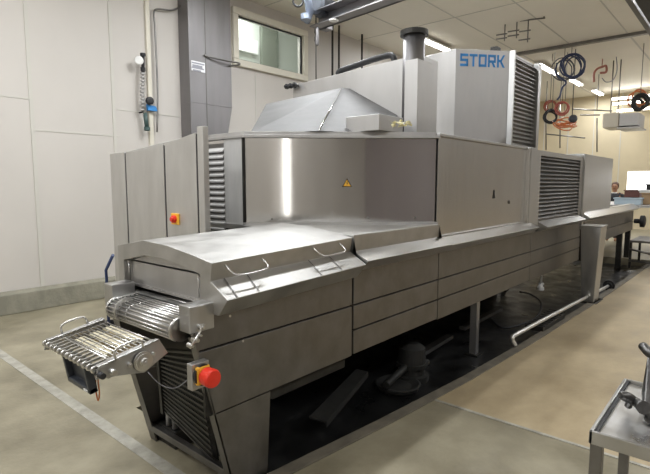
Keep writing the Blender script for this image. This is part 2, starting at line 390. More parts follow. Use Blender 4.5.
# clamp fittings on near side
p = ony(196, 340, YS-.02)
for dx, dz, rr in ((0, 0, .016), (.035, .055, .013), (.02, .02, .010), (-.03, -.02, .012)):
    b = MB(); b.lathe((p.x+dx, YS+.002, p.z+dz), (0, -1, 0), [(0, rr), (.02, rr), (.03, rr*.6), (.04, rr*.6)], 12); b.build('bolt', CHROME, inf)
b = MB(); b.tube([(p.x-.04, YS-.025, p.z-.03), (p.x, YS-.025, p.z+.01), (p.x+.045, YS-.025, p.z+.07)], .007); b.build('clamp_lever', CHROME, inf)
for q_ in ((259, 291), (270, 290), (160+70, 316), (243, 341)):
    p = ony(*q_, YS); b = MB(); b.lathe((p.x, YS+.002, p.z), (0, -1, 0), [(0, .007), (.004, .007)], 8); b.build('screw', CHROME, inf)
# cable loop
b = MB(); b.tube(smoothpath([onx(148, 372, 1.36), onx(160, 384, 1.35), onx(175, 388, 1.36), onx(190, 378, 1.36)], 5), .003, 6); b.build('cable', GREYP, inf)
# emergency stop
es = thing('emergency_stop', (1.42, 1.9, .8), 'large red emergency stop drum on yellow base at front right leg', 'switch')
p = ony(203, 376, 1.93); c = V((p.x+.01, 1.93, p.z))
b = MB(); b.box(c.x-.055, c.x+.045, 1.955, 1.997, c.z-.07, c.z+.06); b.build('bracket', GREYST, es, bevel=.004)
b = MB(); b.box(c.x-.04, c.x+.035, 1.93, 1.956, c.z-.045, c.z+.045); b.build('base', YEL, es, bevel=.008)
b = MB(); b.lathe((c.x, 1.93, c.z), (0, -1, 0), [(0, .034), (.01, .034), (.012, .044), (.062, .046), (.074, .040), (.078, .0)], 28); b.build('button', RED, es, bevel=.003)
b = MB(); b.lathe((c.x, 1.953, c.z), (0, -1, 0), [(0, .050), (.004, .052), (.016, .052), (.016, .046)], 28); b.build('collar', BLACK, es)

# ---- feed table
ft = thing('feed_table', (1.05, 2.45, .85), 'flat stainless feed table of rods and links sticking out at the front', 'conveyor table')
TZ = .875
P = dict(fl=onz(40, 342, TZ), bl=onz(104, 319, TZ), br=onz(160, 340, TZ), fr=onz(93, 370, TZ))
x0, x1 = .865, 1.175; y0, y1 = 2.04, 2.62
y0, y1 = 2.03, 2.60
b = MB()
nb = 13
for k in range(nb):
    y = y0+.02+(y1-y0-.04)*k/(nb-1); b.box(x0+.01, x0+.085, y-.004, y+.004, TZ-.010, TZ)
b.cyl((x0+.085, y0, TZ-.004), (x0+.085, y1, TZ-.004), .005, seg=8); b.build('comb', CHROME, ft)
b = MB()
for k in range(nb):
    y = y0+.02+(y1-y0-.04)*k/(nb-1); b.tube(arc((x0+.01, y, TZ-.008), (1, 0, 0), (0, 0, 1), .010, 60, 300, 6), .007, 8)
b.build('link_ends', CHROME, ft)['kind'] = 'stuff'
b = MB()
for k in range(10):
    x = x0+.10+.20*k/9; b.cyl((x, y0+.03, TZ-.006), (x, y1-.03, TZ-.006), .0032, seg=6)
for y in (y0+.06, y0+.19, (y0+y1)/2, y1-.19, y1-.06): b.box(x0+.09, x1, y-.004, y+.004, TZ-.016, TZ-.006)
b.build('rods', CHROME, ft)
RES = mat('oily residue', (.52, .40, .22), .45, 0, .5, (14, 30, 10), detail=6)
b = MB(); b.box(x0+.13, x1-.02, y0+.12, y1-.1, TZ-.05, TZ-.045); b.build('drip_tray', RES, ft, label='beige stained drip tray under the rods')
b = MB()
for k in (0, 1, 2): b.box(x0+.11+.07*k, x0+.155+.07*k, y0+.12, y1-.12, TZ-.016, TZ-.0085)
b.build('wear_strips', mat('wear strips', (.62, .56, .40), .5, 0, .3, (20, 9, 9)), ft, label='cream plastic wear strips')
for y, s_ in ((y0, 1), (y1, -1)):
    b = MB(); b.prism([(x0+.02, y, TZ), (x1, y, TZ+.01), (x1+.03, y, TZ-.075), (x1-.1, y, TZ-.115), (x0+.10, y, TZ-.075), (x0+.0, y, TZ-.045)], (0, .008*s_, 0))
    b.box(x0+.02, x1, min(y, y+.03*s_), max(y, y+.03*s_), TZ-.001, TZ+.006)
    sp = b.build('side_plate', STEEL, ft, bevel=.002)
    b = MB(); c = V((x1-.10, y-.008*s_, TZ-.055))
    b.lathe(c, (0, -s_, 0), [(0, .045), (.008, .045), (.009, .036), (.014, .036), (.015, .02), (.028, .018), (.03, .008), (.036, .008)], 24); b.build('bearing', CHROME, sp)
    for dx in (-.06, .055):
        b = MB(); b.lathe((c.x+dx, y-.002*s_, c.z+.01), (0, -s_, 0), [(0, .010), (.012, .010), (.013, .005), (.02, .005)], 10); b.build('bolt', CHROME, sp)
    b = MB(); b.tube(smoothpath([(x0+.10, y, TZ), (x0+.10, y, TZ+.035), (x0+.125, y, TZ+.05), (x0+.20, y, TZ+.05), (x0+.225, y, TZ+.035), (x0+.23, y, TZ)], 4), .0055); b.build('handle', CHROME, sp)
for k, dx in enumerate((.02, .07)):
    b = MB(); b.cyl((x0+dx, y0-.035, TZ-.03-.01*k), (x0+dx, y0+.03, TZ-.03-.01*k), .013, seg=12); b.build('shaft_end', CHROME if k else BLACK, ft)
b = MB(); b.cyl((x0+.06, y0+.01, TZ-.06), (x0+.06, y1-.01, TZ-.06), .012, seg=10); b.build('shaft', GREYST, ft)
b = MB(); c = onx(100, 313, 1.33); b.lathe((c.x, y1+.04, c.z), (0, 1, 0), [(0, .07), (.01, .07), (.011, .055), (.03, .05)], 28); b.cyl((c.x, y1-.02, c.z), (c.x, y1+.05, c.z), .012); b.build('drive_wheel', CHROME, ft)
ft.rotation_euler = (0, -math.atan(.17), 0); ft.location.z += .033
# black sensor box under the table
p = onx(76, 368, 1.0)
b = MB(); w = .062
def rr(y0_, y1_, z0_, z1_, x): return [(x, y0_, z0_+.015), (x, y0_+.015, z0_), (x, y1_-.015, z0_), (x, y1_, z0_+.015), (x, y1_, z1_), (x, y0_, z1_)]
zb_, zt_ = onx(76, 386, .96).z, TZ-.045
yl_, yr_ = onx(62, 365, .95).y, onx(84, 375, .95).y
b.box(.935, .975, yl_-.022, yl_, zb_, zt_); b.box(.935, .975, yr_, yr_+.022, zb_, zt_-.02)
b.box(.935, .975, yr_, yl_, zb_, zb_+.028); b.box(.965, .975, yr_, yl_, zb_, zt_); mo = b.build('motor_housing', MOTOR, ft, bevel=.008, label='dark charcoal open box housing hanging under the table')
b = MB(); b.box(.931, .935, yr_+.02, yr_+.06, zb_+.01, zb_+.02); b.build('nameplate', WHITE, mo)
# orange cable
b = MB(); c = onx(97, 378, 1.02)
b.tube(smoothpath([c+V((0, 0, .06)), c+V((0, .015, -.01)), c+V((0, .02, -.07)), c+V((0, .0, -.115)), c+V((0, -.018, -.07)), c+V((0, -.01, -.01)), c+V((0.01, .003, .06))], 6), .0035, 6)
tag(b.build('cable', ORANGE), 'orange cable dangling in a loop beneath the feed table', 'cable')

# ---- side frame / ledge of the long body: sections split at the joints
XE = 12.9
def ledge(mb, x0, x1, top, kink=1.20, out=1.14, bot=1.075, back=2.1):
    A = [(x0, YS, top), (x0, YS+.01, kink), (x0, 1.88, out), (x0, 1.95, bot), (x0, back, bot), (x0, back, top)]
    mb.prism(A, (x1-x0, 0, 0))
def skirts(parent, x0, x1, zb, seams, rows=True, verts_=()):
    zs = [1.07]+list(seams)+[zb]
    for a_, c_ in zip(zs, zs[1:]):
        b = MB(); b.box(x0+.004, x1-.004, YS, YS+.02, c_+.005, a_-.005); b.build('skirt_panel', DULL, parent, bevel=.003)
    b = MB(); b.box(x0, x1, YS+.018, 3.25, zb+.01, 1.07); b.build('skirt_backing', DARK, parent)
dk = thing('transfer_section', (3.2, 2.4, .0), 'low stainless deck with sloping ledge between the domed lid and tall cabinets', 'machine section')
b = MB(); A_, B_ = (2.68, 3.2), (3.8, 2.02)
b.foot([(2.60, YS), (3.80, YS), (3.80, 2.04), (2.72, 3.17), (2.60, 3.17)], 1.06, 1.31)
dko = b.build('deck', LIDST, dk, bevel=.004)
b = MB(); A = [(2.60, YS, 1.29), (2.60, YS+.01, 1.205), (2.60, 1.88, 1.145), (2.60, 1.95, 1.075), (2.60, YS+.02, 1.075)]
b.prism(A, (1.2, 0, 0)); b.build('ledge', LEDGE, dk)
skirts(dk, 2.60, 3.795, .48, (.83, .655))
# corner cabinet (chamfered)
cc = thing('corner_cabinet', (4.2, 3.0, 1.06), 'tall chamfered stainless cabinet with bright reflection streak and warning triangle', 'cabinet')
b = MB(); b.foot([(2.68, 4.1), (2.68, 3.2), (3.78, 2.04), (3.78, 4.1)], 1.06, 2.03)
body = b.build('body', BRIGHT, cc, bevel=.004)
b = MB(); b.foot([(2.655, 4.1), (2.655, 3.19), (3.775, 2.005), (3.79, 2.005), (3.79, 4.1)], 2.03, 2.055); b.foot([(2.69, 4.05), (2.69, 3.22), (3.785, 2.05), (3.79, 2.05), (3.79, 4.05)], 2.055, 2.085); b.build('top_rim', GREYST, cc, bevel=.003)
b = MB(); b.box(2.655, 2.68, 3.2, 4.1, 1.27, 1.31)
b.loft([(2.65, 3.19, 1.30), (2.66, 3.21, 1.30), (2.66, 3.21, 1.33), (2.65, 3.19, 1.33)], [(3.77, 2.0, 1.30), (3.78, 2.02, 1.30), (3.78, 2.02, 1.33), (3.77, 2.0, 1.33)]); b.build('foot_rim', GREYST, cc)
# louvers on its left side
ya, yb = onx(206, 180, 2.68).y, onx(226, 180, 2.68).y
b = MB(); zt_ = onx(216, 144, 2.68).z; nL = 15; dz = (zt_-1.22)/nL
for k in range(nL):
    z = 1.22+k*dz
    b.prism([(2.675, yb, z), (2.675, yb, z+dz*.35), (2.650, yb, z-.012), (2.650, yb, z-.024)], (0, ya-yb+.2, 0))
b.build('louver', FLAT, cc)
b = MB(); b.box(2.664, 2.679, 3.225, yb, 1.31, 2.03); b.build('side_plate', FLAT, cc)
b = MB(); b.box(2.672, 2.679, yb, ya+.2, 1.2, zt_); b.build('louver_back', DULL, cc)
b = MB(); b.box(2.663, 2.679, 3.205, 3.222, 1.33, 2.03); b.build('edge_strip', DARK, cc)
def diag(px, py):  # intersect the chamfer face plane
    p0 = V((2.68, 3.2, 0)); d = V((3.78-2.68, 2.04-3.2, 0)).normalized(); n = V((-d.y, d.x, 0)); n = -n if n.x > 0 else n
    r = ray(px, py); t = (p0-CO).dot(n)/r.dot(n); return CO+r*t, d, n
def triangle_sign(parent, p, d, n, s):
    up = V((0, 0, 1)); 
    def tri(k, off, th, nm, mt):
        b = MB(); q_ = [p+d*(-s*k)+up*(-s*k*.58)+n*off, p+d*(s*k)+up*(-s*k*.58)+n*off, p+up*(s*k*1.15)+n*off]; b.prism(q_, n*th); return b.build(nm, mt, parent)
    t = tri(1, .001, .001, 'warning_sign', BLACK)
    b = MB(); k = .74; q_ = [p+d*(-s*k)+up*(-s*k*.58)+n*.002, p+d*(s*k)+up*(-s*k*.58)+n*.002, p+up*(s*k*1.15)+n*.002]; b.prism(q_, n*.0012); b.build('yellow_field', YEL, t)
    b = MB()
    z = [(.05, .62), (-.16, .12), (.0, .12), (-.1, -.38), (.2, .24), (.04, .24), (.16, .62)]
    b.prism([p+d*(x*s)+up*(y*s)+n*.0034 for x, y in z], n*.001); b.build('lightning_bolt', BLACK, t)
p, d, n = diag(347, 184); triangle_sign(cc, p, d, n, .042)
for q_ in ((272, 219), (368, 218), (415, 218)):
    p, d, n = diag(*q_); b = MB(); b.lathe(p, n, [(0, .009), (.004, .009), (.006, .005)], 12); b.build('lock', DULL, cc)
# main long cabinet X 3.8 - 6
lc = thing('side_cabinet', (4.9, 2.4, 0), 'tall bright stainless cabinet with rippled door and small black warning mark', 'cabinet')
b = MB(); b.box(3.80, 6.05, 2.04, 4.1, 1.1, 2.05); b.build('body', GREYST, lc)
b = MB(); b.box(3.80, 5.93, 2.03, 2.05, 1.20, 2.05); b.build('door', DOORST, lc, bevel=.003)
b = MB(); b.box(3.795, 6.12, 2.015, 4.1, 2.05, 2.075); b.build('top_rim', GREYST, lc, bevel=.003)
b = MB(); b.box(5.93, 5.96, 1.99, 2.05, 1.13, 2.07); b.build('edge_post', CHROME, lc, bevel=.004)
b = MB(); b.box(5.965, 6.125, 1.985, 2.2, 1.1, 2.075); b.build('corner_post', STEEL, lc, bevel=.004)
b = MB(); ledge(b, 3.80, 6.05, 1.205, 1.20); b.build('ledge', LEDGE, lc, bevel=.002)
skirts(lc, 3.80, 6.125, .47, (.83, .655))
p = ony(494, 194, 2.028)
b = MB(); b.prism([p+V((-.03, 0, -.045)), p+V((.03, 0, -.045)), p+V((.012, 0, 0)), p+V((.012, 0, .03)), p+V((0, 0, .045)), p+V((-.012, 0, .03)), p+V((-.012, 0, 0))], (0, -.003, 0)); b.build('warning_mark', BLACK, lc)
p = ony(509, 202, 2.028)
b = MB(); b.lathe(p, (0, -1, 0), [(0, .02), (.006, .02), (.01, .012)], 14); b.build('lock', DULL, lc)
# louvered cabinet
vc = thing('louvered_cabinet', (7.2, 2.4, 0), 'stainless cabinet with a large bank of horizontal louvers beside the tapered post', 'cabinet')
b = MB(); b.box(6.13, 8.45, 2.04, 4.1, 1.1, 2.06); b.build('body', GREYST, vc, bevel=.003)
la, lb, lz0, lz1 = ony(537, 190, 2.03).x, ony(577, 190, 2.03).x, 1.20, 2.0
for a_ in ((6.13, la, 1.12, 2.06), (lb, 8.45, 1.12, 2.06), (la, lb, lz1, 2.06)):
    b = MB(); b.box(a_[0], a_[1], 2.0, 2.045, a_[2], a_[3]); b.build('frame', STEEL, vc)
b = MB(); nL = 16; dz = (lz1-lz0)/nL
for k in range(nL):
    z = lz0+k*dz; b.prism([(la, 2.04, z+dz*.95), (la, 2.0, z+dz*.32), (la, 2.0, z+dz*.20), (la, 2.036, z+dz*.30), (la, 2.04, z+dz*.5)], (lb-la, 0, 0))
b.build('louver', DULL, vc)
b = MB(); b.box(la, lb, 2.034, 2.041, lz0, lz1); b.build('louver_back', DARK, vc)
b = MB(); ledge(b, la, lb, 1.19, 1.185, 1.12, 1.07); b.build('ledge', LEDGE, vc)
b = MB(); b.box(8.34, 8.455, 1.97, 2.06, .95, 2.1); b.build('corner_post', STEEL, vc, bevel=.004)
skirts(vc, 6.13, 8.4, .46, (.83, .655))
# far cabinet
fc_ = thing('end_cabinet', (9.5, 2.4, 0), 'plain stainless cabinet furthest along the machine above a long bright ledge', 'cabinet')
b = MB(); b.box(8.47, 10.6, 2.03, 3.6, 1.1, 2.12); b.build('body', STEEL, fc_, bevel=.004)
b = MB(); ledge(b, 8.47, XE, 1.21, 1.205, 1.12, 1.07); b.build('ledge', LEDGE, fc_)
skirts(fc_, 8.5, XE, .62, (.83,))
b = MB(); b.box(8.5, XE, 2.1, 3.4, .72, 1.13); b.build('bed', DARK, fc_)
b = MB(); b.box(8.42, 8.5, 1.97, 2.2, .45, 1.06); b.build('joint_post', DARK, fc_)
for x in (9.6, 11.9, 12.8):
    b = MB(); b.box(x-.05, x+.05, 2.02, 2.12, -.15 if x < 12.6 else 0, .66); b.build('leg', DARK, fc_)
# underframe
uf = thing('underframe', (5, 2.6, -.15), 'dark steel underframe with legs and channels below the long skirt', 'frame')
for x, y in ((3.0, 3.1), (4.85, 2.12), (4.95, 3.1), (8.2, 3.1)):
    b = MB(); b.box(x-.035, x+.035, y-.035, y+.035, -.13, .47); lg = b.build('leg', GREYST if y < 2.5 else DARK, uf); 
    b = MB(); b.box(x-.07, x+.07, y-.07, y+.07, -.15, -.13); b.build('foot_plate', DARK, lg)
b = MB(); b.prism([(1.84, 2.05, .45), (1.87, 2.05, .40), (1.90, 2.05, .385), (2.58, 2.05, .385), (2.58, 2.05, .45)], (0, .12, 0)); b.build('channel', DARK, uf, bevel=.01)
b = MB(); b.box(2.2, 8.2, 3.2, 3.25, -.15, .46); b.build('far_panel', DARK, uf)
for (a_, c_) in (((400, 368), (450, 338)), ((462, 330), (500, 310))):
    p, q_ = onz(*a_, -.1), onz(*c_, -.1); b = MB(); b.hull([p+V((0, -.04, 0)), p+V((0, .04, 0)), q_+V((0, -.04, 0)), q_+V((0, .04, 0)), p+V((0, -.04, .04)), p+V((0, .04, .04)), q_+V((0, -.04, .04)), q_+V((0, .04, .04))]); b.build('rail', DULL, uf)
# loose things in the pit
RUST = mat('grimy metal', (.035, .034, .031), .6, .3, .4, (9, 9, 9))
p = onz(412, 352, .1)
t = thing('floor_motor', (p.x, p.y, Z0), 'grimy round drum motor under the skirt', 'motor')
b = MB(); b.lathe((p.x, p.y, Z0), (0, 0, 1), [(0, .16), (.05, .16), (.055, .12), (.12, .12), (.125, .145), (.16, .145), (.165, .13), (.30, .12), (.34, .06)], 28); b.build('drum', RUST, t)
b = MB(); b.tube([(p.x-.5, p.y-.05, Z0+.1), (p.x-.1, p.y, Z0+.14), (p.x+.12, p.y-.1, Z0+.14)], .035); b.build('arm', RUST, t)
p = onz(398, 385, -.12)
b = MB(); b.lathe((p.x, p.y, Z0), (0, 0, 1), [(0, .17), (.02, .19), (.05, .20), (.055, .185), (.03, .12), (.03, 0.001)], 32)
tag(b.build('drain_cover', RUST), 'flat grimy disc lying in the pit below the round motor', 'disc')
b = MB(); p0 = ony(318, 421, 1.985); p0 = onz(318, 421, .02); p1 = onz(362, 372, .14); dd = (p1-p0).normalized(); sd = V((-dd.y, dd.x, 0)).normalized()
p0 = V((p0.x, p0.y, Z0+.012)) if False else p0
A = [p0-sd*.07, p0+sd*.07, p1+sd*.055, p1-sd*.055]; b.prism(A, (0, 0, .015))
b.prism([A[0], A[0]+V((0, 0, -.03)), A[3]+V((0, 0, -.03)), A[3]], (0, 0.004, 0))
tag(b.build('steel_plank', RUST), 'dull steel strip leaning diagonally in the pit under the skirt', 'plank')
b = MB(); b.tube(smoothpath([onz(490, 318, -.13), onz(505, 328, -.13), onz(535, 318, -.1), onz(541, 303, .0), onz(530, 294, .1), onz(520, 292, .2)], 6), .012, 8)
tag(b.build('hose', BLACK), 'dark hose curling in the pit under the louvered cabinet', 'hose')
t = ony(541, 283, 2.2); b = MB(); b.lathe(t, (0, 0, -1), [(0, .03), (.05, .03), (.06, .045), (.1, .045)], 12); b.cyl(t+V((-.08, 0, -.04)), t+V((.08, 0, -.02)), .02); b.cyl(t, t+V((0, 0, .3)), .015)
tag(b.build('valve', WHITE), 'small pale valve hanging below the skirt by the hose', 'valve')

# ---- control cabinet
ct = thing('control_cabinet', (2.4, 3.8, 0), 'tall free standing stainless control cabinet with two doors and slanted roof', 'cabinet')
XC = 2.2
pt = {k: onx(*v, XC) for k, v in dict(a=(111, 154), b=(126, 152), c=(141, 150.5), d=(165, 144.5), e=(197.5, 132.5)).items()}
zb_ = .15
b = MB(); bk = .38
b.hull([(XC+.01, pt['e'].y, zb_), (XC+.04, pt['e'].y, zb_), (XC+bk, pt['a'].y, zb_), (XC+.01, pt['a'].y, zb_),
        (XC+.01, pt['e'].y, pt['e'].z-.01), (XC+.01, pt['a'].y, pt['a'].z-.01), (XC+.04, pt['e'].y, pt['e'].z+.0), (XC+bk, pt['a'].y, pt['a'].z+.07)])
b.build('body', CABST, ct, bevel=.003)
for i, (k0, k1) in enumerate((('a', 'b'), ('b', 'd'), ('d', 'e'))):
    A, B = pt[k0], pt[k1]; b = MB(); g = .012
    xo = XC-.012
    if k0 == 'b':
        C_ = pt['c']; ring = [(A.y-g, A.z), (C_.y, C_.z), (B.y+g, B.z)]
    else: ring = [(A.y-(g if k0 != 'a' else 0), A.z), (B.y+(g if k1 != 'e' else .012), B.z)]
    b.prism([(xo, y, z) for y, z in ring]+[(xo, ring[-1][0], zb_+.03), (xo, ring[0][0], zb_+.03)], (.02, 0, 0))
    o = b.build('side_panel' if i == 0 else 'door', CABST, ct, bevel=.003)
    if i == 2:
        p = onx(176, 219, xo); b = MB(); b.box(xo-.012, xo, p.y-.055, p.y+.055, p.z-.045, p.z+.045); sw = b.build('switch_plate', YEL, o, bevel=.005)
        b = MB(); b.lathe((xo-.012, p.y, p.z), (-1, 0, 0), [(0, .032), (.02, .03), (.022, .02), (.035, .018)], 18); b.build('switch_knob', RED, sw)
for k in ('b', 'd', 'e'):
    b = MB(); b.box(XC-.004, XC+.012, pt[k].y-.012, pt[k].y+.012, zb_, pt[k].z-.01); b.build('door_gap', BLACK, ct)
b = MB(); yb_ = onx(205, 131, XC).y; b.box(XC-.02, XC+.03, yb_, pt['e'].y-.02, zb_, pt['e'].z+.04); b.build('corner_post', CABST, ct, bevel=.004)
for yy in (pt['e'].y+.1, pt['a'].y-.1):
    b = MB(); b.box(XC+.01, XC+.05, yy-.03, yy+.03, 0, zb_)
    if yy > 4: b.box(XC+.25, XC+.33, yy-.03, yy+.03, 0, zb_); b.build('leg', DARK, ct)

# ---- roof modules
rh = thing('roof_hood', (3.6, 3.2, 2.085), 'sloping stainless hood on top of the corner cabinet', 'hood')
B1, B2 = onz(250, 133, 2.085), onz(319, 131, 2.085)
T1, T2 = onz(266, 104, 2.5), onx(342, 88, 3.93)
B3 = V((3.66, 2.40, 2.085)); nr = (B3-B2).cross(T2-B2); rr_ = ray(404, 92); T3 = CO+rr_*((B2-CO).dot(nr)/rr_.dot(nr))
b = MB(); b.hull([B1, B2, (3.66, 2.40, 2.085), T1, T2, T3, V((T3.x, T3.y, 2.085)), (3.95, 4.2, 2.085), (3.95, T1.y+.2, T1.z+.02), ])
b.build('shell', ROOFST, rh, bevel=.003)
b = MB(); c0 = B2; b.tube([B2+V((-.014, -.014, .006)), T2+V((-.014, -.014, .006))], .006, 6); b.build('ridge_seam', BRIGHT, rh)
b = MB(); p = onz(379, 130, 2.085); pl = onz(346, 130, 2.085)
dxy = (pl-p).normalized(); X0 = p.x; zt_ = onx(379, 113.5, p.x).z; yl2 = onx(346, 128, X0).y
b.box(X0, X0+.36, p.y, yl2, 2.085, zt_); b.build('junction_box', GREYST, rh, bevel=.004)
cb = thing('cross_duct', (4.2, 3.2, 2.085), 'long rectangular stainless duct box crossing behind the sloping hood', 'duct')
pL, pR = onx(293, 85, 4.0), onx(405, 57, 4.0); yL = onx(276, 97, 4.0).y
b = MB(); b.hull([(4.0, 2.35, 2.085), (4.35, 2.35, 2.085), (4.0, 2.35, pR.z), (4.35, 2.35, pR.z), (4.0, pL.y, pL.z), (4.35, pL.y, pL.z), (4.0, pL.y, 2.085), (4.35, pL.y, 2.085)])
b.build('body', GREYST, cb, bevel=.004)
b = MB(); yc_ = onx(414, 45, 3.95).y; b.box(3.84, 4.12, yc_-.11, 2.40, 2.085, onx(414, 59, 3.84).z); b.build('end_box', GREYST, cb, bevel=.004)
for k in range(3):
    b = MB(); c = V((3.96, pL.y-.08+.06*k, pL.z-.02)); b.lathe(c, (-1, 0, 0), [(-.04, .012), (.0, .012), (.002, .028), (.03, .028), (.032, .014), (.05, .014)], 12); b.build('valve_knob', BLACK, cb)
ep = thing('exhaust_pipe', (4.05, 2.42, 2.085), 'round stainless exhaust pipe with dark flanged rim', 'pipe')
pc = onx(414, 45, 3.95); r_ = .098
b = MB(); b.cyl((3.95, pc.y, 2.085), (3.95, pc.y, onx(414, 36, 3.95).z), r_, seg=32); b.build('pipe', DUCTST, ep)
b = MB(); zt_ = onx(414, 33, 3.95).z; b.lathe((3.95, pc.y, zt_-.03), (0, 0, 1), [(0, r_), (.004, r_+.026), (.045, r_+.026), (.049, r_+.005), (.05, r_-.01), (.02, r_-.012)], 32); b.build('flange', DARK, ep)
b = MB(); b.tube(smoothpath([onx(338, 75, 4.1), onx(340, 71, 4.1), onx(350, 67.5, 4.1), onx(372, 60, 4.1), onx(388, 55.5, 4.1), onx(393, 57, 4.1), onx(395, 63, 4.1)], 6), .030, 12)
tag(b.build('insulated_pipe', BLACK, smooth=True), 'black insulated pipe bent over the cross duct', 'pipe')
b = MB()
p = onz(402, 127, 2.09)
for k in range(14):
    o_ = V((random.uniform(-.05, .05), random.uniform(-.09, .09), random.uniform(0.012, .05))); q_ = p+o_
    b.hull([q_+V((random.uniform(-.03, .03), random.uniform(-.03, .03), random.uniform(-.012, .02))) for _ in range(6)])
tag(b.build('plastic_film', YCLOTH), 'crumpled pale yellow film lying on the cabinet top', 'film')
# tower
tw = thing('roof_tower', (6, 3, 2.085), 'tall stainless roof housing with blue lettering and louvered side', 'housing')
zt_ = ony(510, 51, 2.3).z
c1, c2 = ony(510, 51, 2.3), ony(533, 63, 2.3); d1, d2 = onz(456, 48.5, zt_), onz(424, 56.5, zt_)
fp = [(d2.x, d2.y), (d1.x, d1.y), (c1.x, c1.y), (c2.x+.1, c1.y), (c2.x+.1, 4.4), (d2.x+.2, 4.4)]
b = MB(); b.foot(fp, 2.075, zt_); b.build('body', GREYST, tw, bevel=.006)
b = MB(); nL = 21; dz = (zt_-.04-2.12)/nL; xa_, xb_ = c1.x+.03, c2.x-.0
for k in range(nL):
    z = 2.12+k*dz; b.prism([(xa_, 2.298, z+dz*.9), (xa_, 2.25, z+dz*.3), (xa_, 2.25, z+dz*.18), (xa_, 2.298, z+dz*.35)], (xb_-xa_, 0, 0))
b.build('louver', STEEL, tw)
b = MB(); b.box(xa_, xb_, 2.29, 2.299, 2.1, zt_-.03); b.build('louver_back', DULL, tw)
b = MB(); b.box(xb_, xb_+.1, 2.22, 2.3, 2.08, zt_-.01); b.build('edge_post', STEEL, tw)
b = MB(); b.box(c1.x-.01, xa_, 2.24, 2.3, 2.08, zt_); b.build('edge_post', STEEL, tw)
p0 = V((d1.x, d1.y, 0)); dd = (V((c1.x, c1.y, 0))-p0).normalized(); nn = V((dd.y, -dd.x, 0)); nn = nn if nn.x < 0 else -nn
def onface(px, py): r = ray(px, py); t = (p0-CO).dot(nn)/r.dot(nn); return CO+r*t
q0, q1 = onface(460, 66), onface(506, 66); Ht = onface(480, 54).z-onface(480, 66.5).z; Wt = (q1-q0).length; base = q0
LET = {'S': [(0, .8, 1, 1), (0, .4, .22, 1), (0, .4, 1, .6), (.78, 0, 1, .6), (0, 0, 1, .2)],
       'T': [(0, .8, 1, 1), (.39, 0, .61, 1)],
       'O': [(0, .8, 1, 1), (0, 0, .22, 1), (.78, 0, 1, 1), (0, 0, .45, .2), (.55, 0, 1, .2), (.45, 0, .55, .2)],
       'R': [(0, .8, 1, 1), (0, 0, .22, 1), (.78, .4, 1, 1), (0, .35, 1, .55)],
       'K': [(0, 0, .22, 1), (.2, .42, .55, .62)]}
for i, ch in enumerate('STORK'):
    b = MB(); lw = Wt/5*.84; xs = Wt/5*i
    P3 = lambda u, v: base+dd*(xs+u*lw)+V((0, 0, v*Ht))+nn*.001
    for (u0, v0, u1, v1) in LET[ch]: b.prism([P3(u0, v0), P3(u1, v0), P3(u1, v1), P3(u0, v1)], nn*.004)
    if ch == 'K':
        for (u0, v0, u1, v1) in ((.45, .5, 1, 1), (.45, .5, 1, 0)): b.prism([P3(u0-.12, v0), P3(u0+.14, v0), P3(u1, v1), P3(u1-.27, v1)], nn*.004)
    if ch == 'R': b.prism([P3(.45, .38), P3(.72, .38), P3(1, 0), P3(.73, 0)], nn*.004)
    b.build('letter', BLUE, tw, label='blue letter '+ch)
b = MB(); p = onface(503, 50); b.box(p.x-.06, p.x+.06, p.y+.05, p.y+.13, zt_, zt_+.05); b.build('cap', DARK, tw)

# ---- wall duct
wd = thing('wall_duct', (5.1, 7.1, 2.2), 'large grey stainless duct running up the cream wall left of the window', 'duct')
YD = 6.85; xc = ony(189, 50, YD).x; xr = ony(231, 50, YD).x; yl2 = YW
zt_ = ZC; zb_ = ony(209, 131, YD).z-.3; zr = ony(231, 108, YD).z
b = MB(); b.foot([(xc, YD), (xr, YD), (xr, yl2), (xc, yl2)], zr, ZC)
b.hull([(xc, YD, zr), (xr, YD, zr), (xr, yl2, zr), (xc, yl2, zr), (xc, YD, zb_-.2), (xc, yl2, zb_-.2), (xr-.2, YD, zb_-.2), (xr-.2, yl2, zb_-.2)])
b.build('shaft', DUCTST, wd, bevel=.004)
b = MB(); xs_ = ony(205.5, 50, YD).x; b.box(xs_-.006, xs_+.006, YD-.006, YD, zb_-.2, ZC); b.build('seam', DULL, wd)
pa, pb_ = ony(190.5, 60, YD), ony(205, 73, YD)
b = MB(); b.box(pa.x+.01, pb_.x, YD-.006, YD, pb_.z, pa.z); stk = b.build('sticker', PAPER, wd)
b = MB()
for k, (w0, w1) in enumerate(((.06, .94), (.1, .8), (.06, .9), (.12, .7))):
    z = pa.z-(pa.z-pb_.z)*(.12+.24*k); L_ = pb_.x-pa.x; b.box(pa.x+L_*w0, pa.x+L_*w1, YD-.008, YD-.006, z-.025 if k != 1 else z-.04, z-.002)
b.build('print_lines', GREYP, stk)
b = MB(); b.tube(smoothpath([ony(204, 55, YD-.02), ony(212, 57.5, YD-.05), ony(228, 61, YD-.1), ony(239, 63, YD-.1), ony(238, 65, YD-.05), ony(229, 66, YD-.03)], 5), .014, 6)
tag(b.build('conduit', DULL), 'thin steel bracket rod curving off the grey duct', 'rod')
b = MB(); b.tube(smoothpath([ony(157, 132, 7.06), ony(157.5, 90, 7.06), ony(155, 30, 7.06), ony(154, 13, 7.06), ony(158, 9, 7.06), ony(172, 10, 7.06), ony(181, 5, 7.06), ony(184, -8, 7.06)], 6), .014, 8)
tag(b.build('wall_conduit', DULL), 'thin grey conduit rising beside the duct and bending at the top', 'conduit')
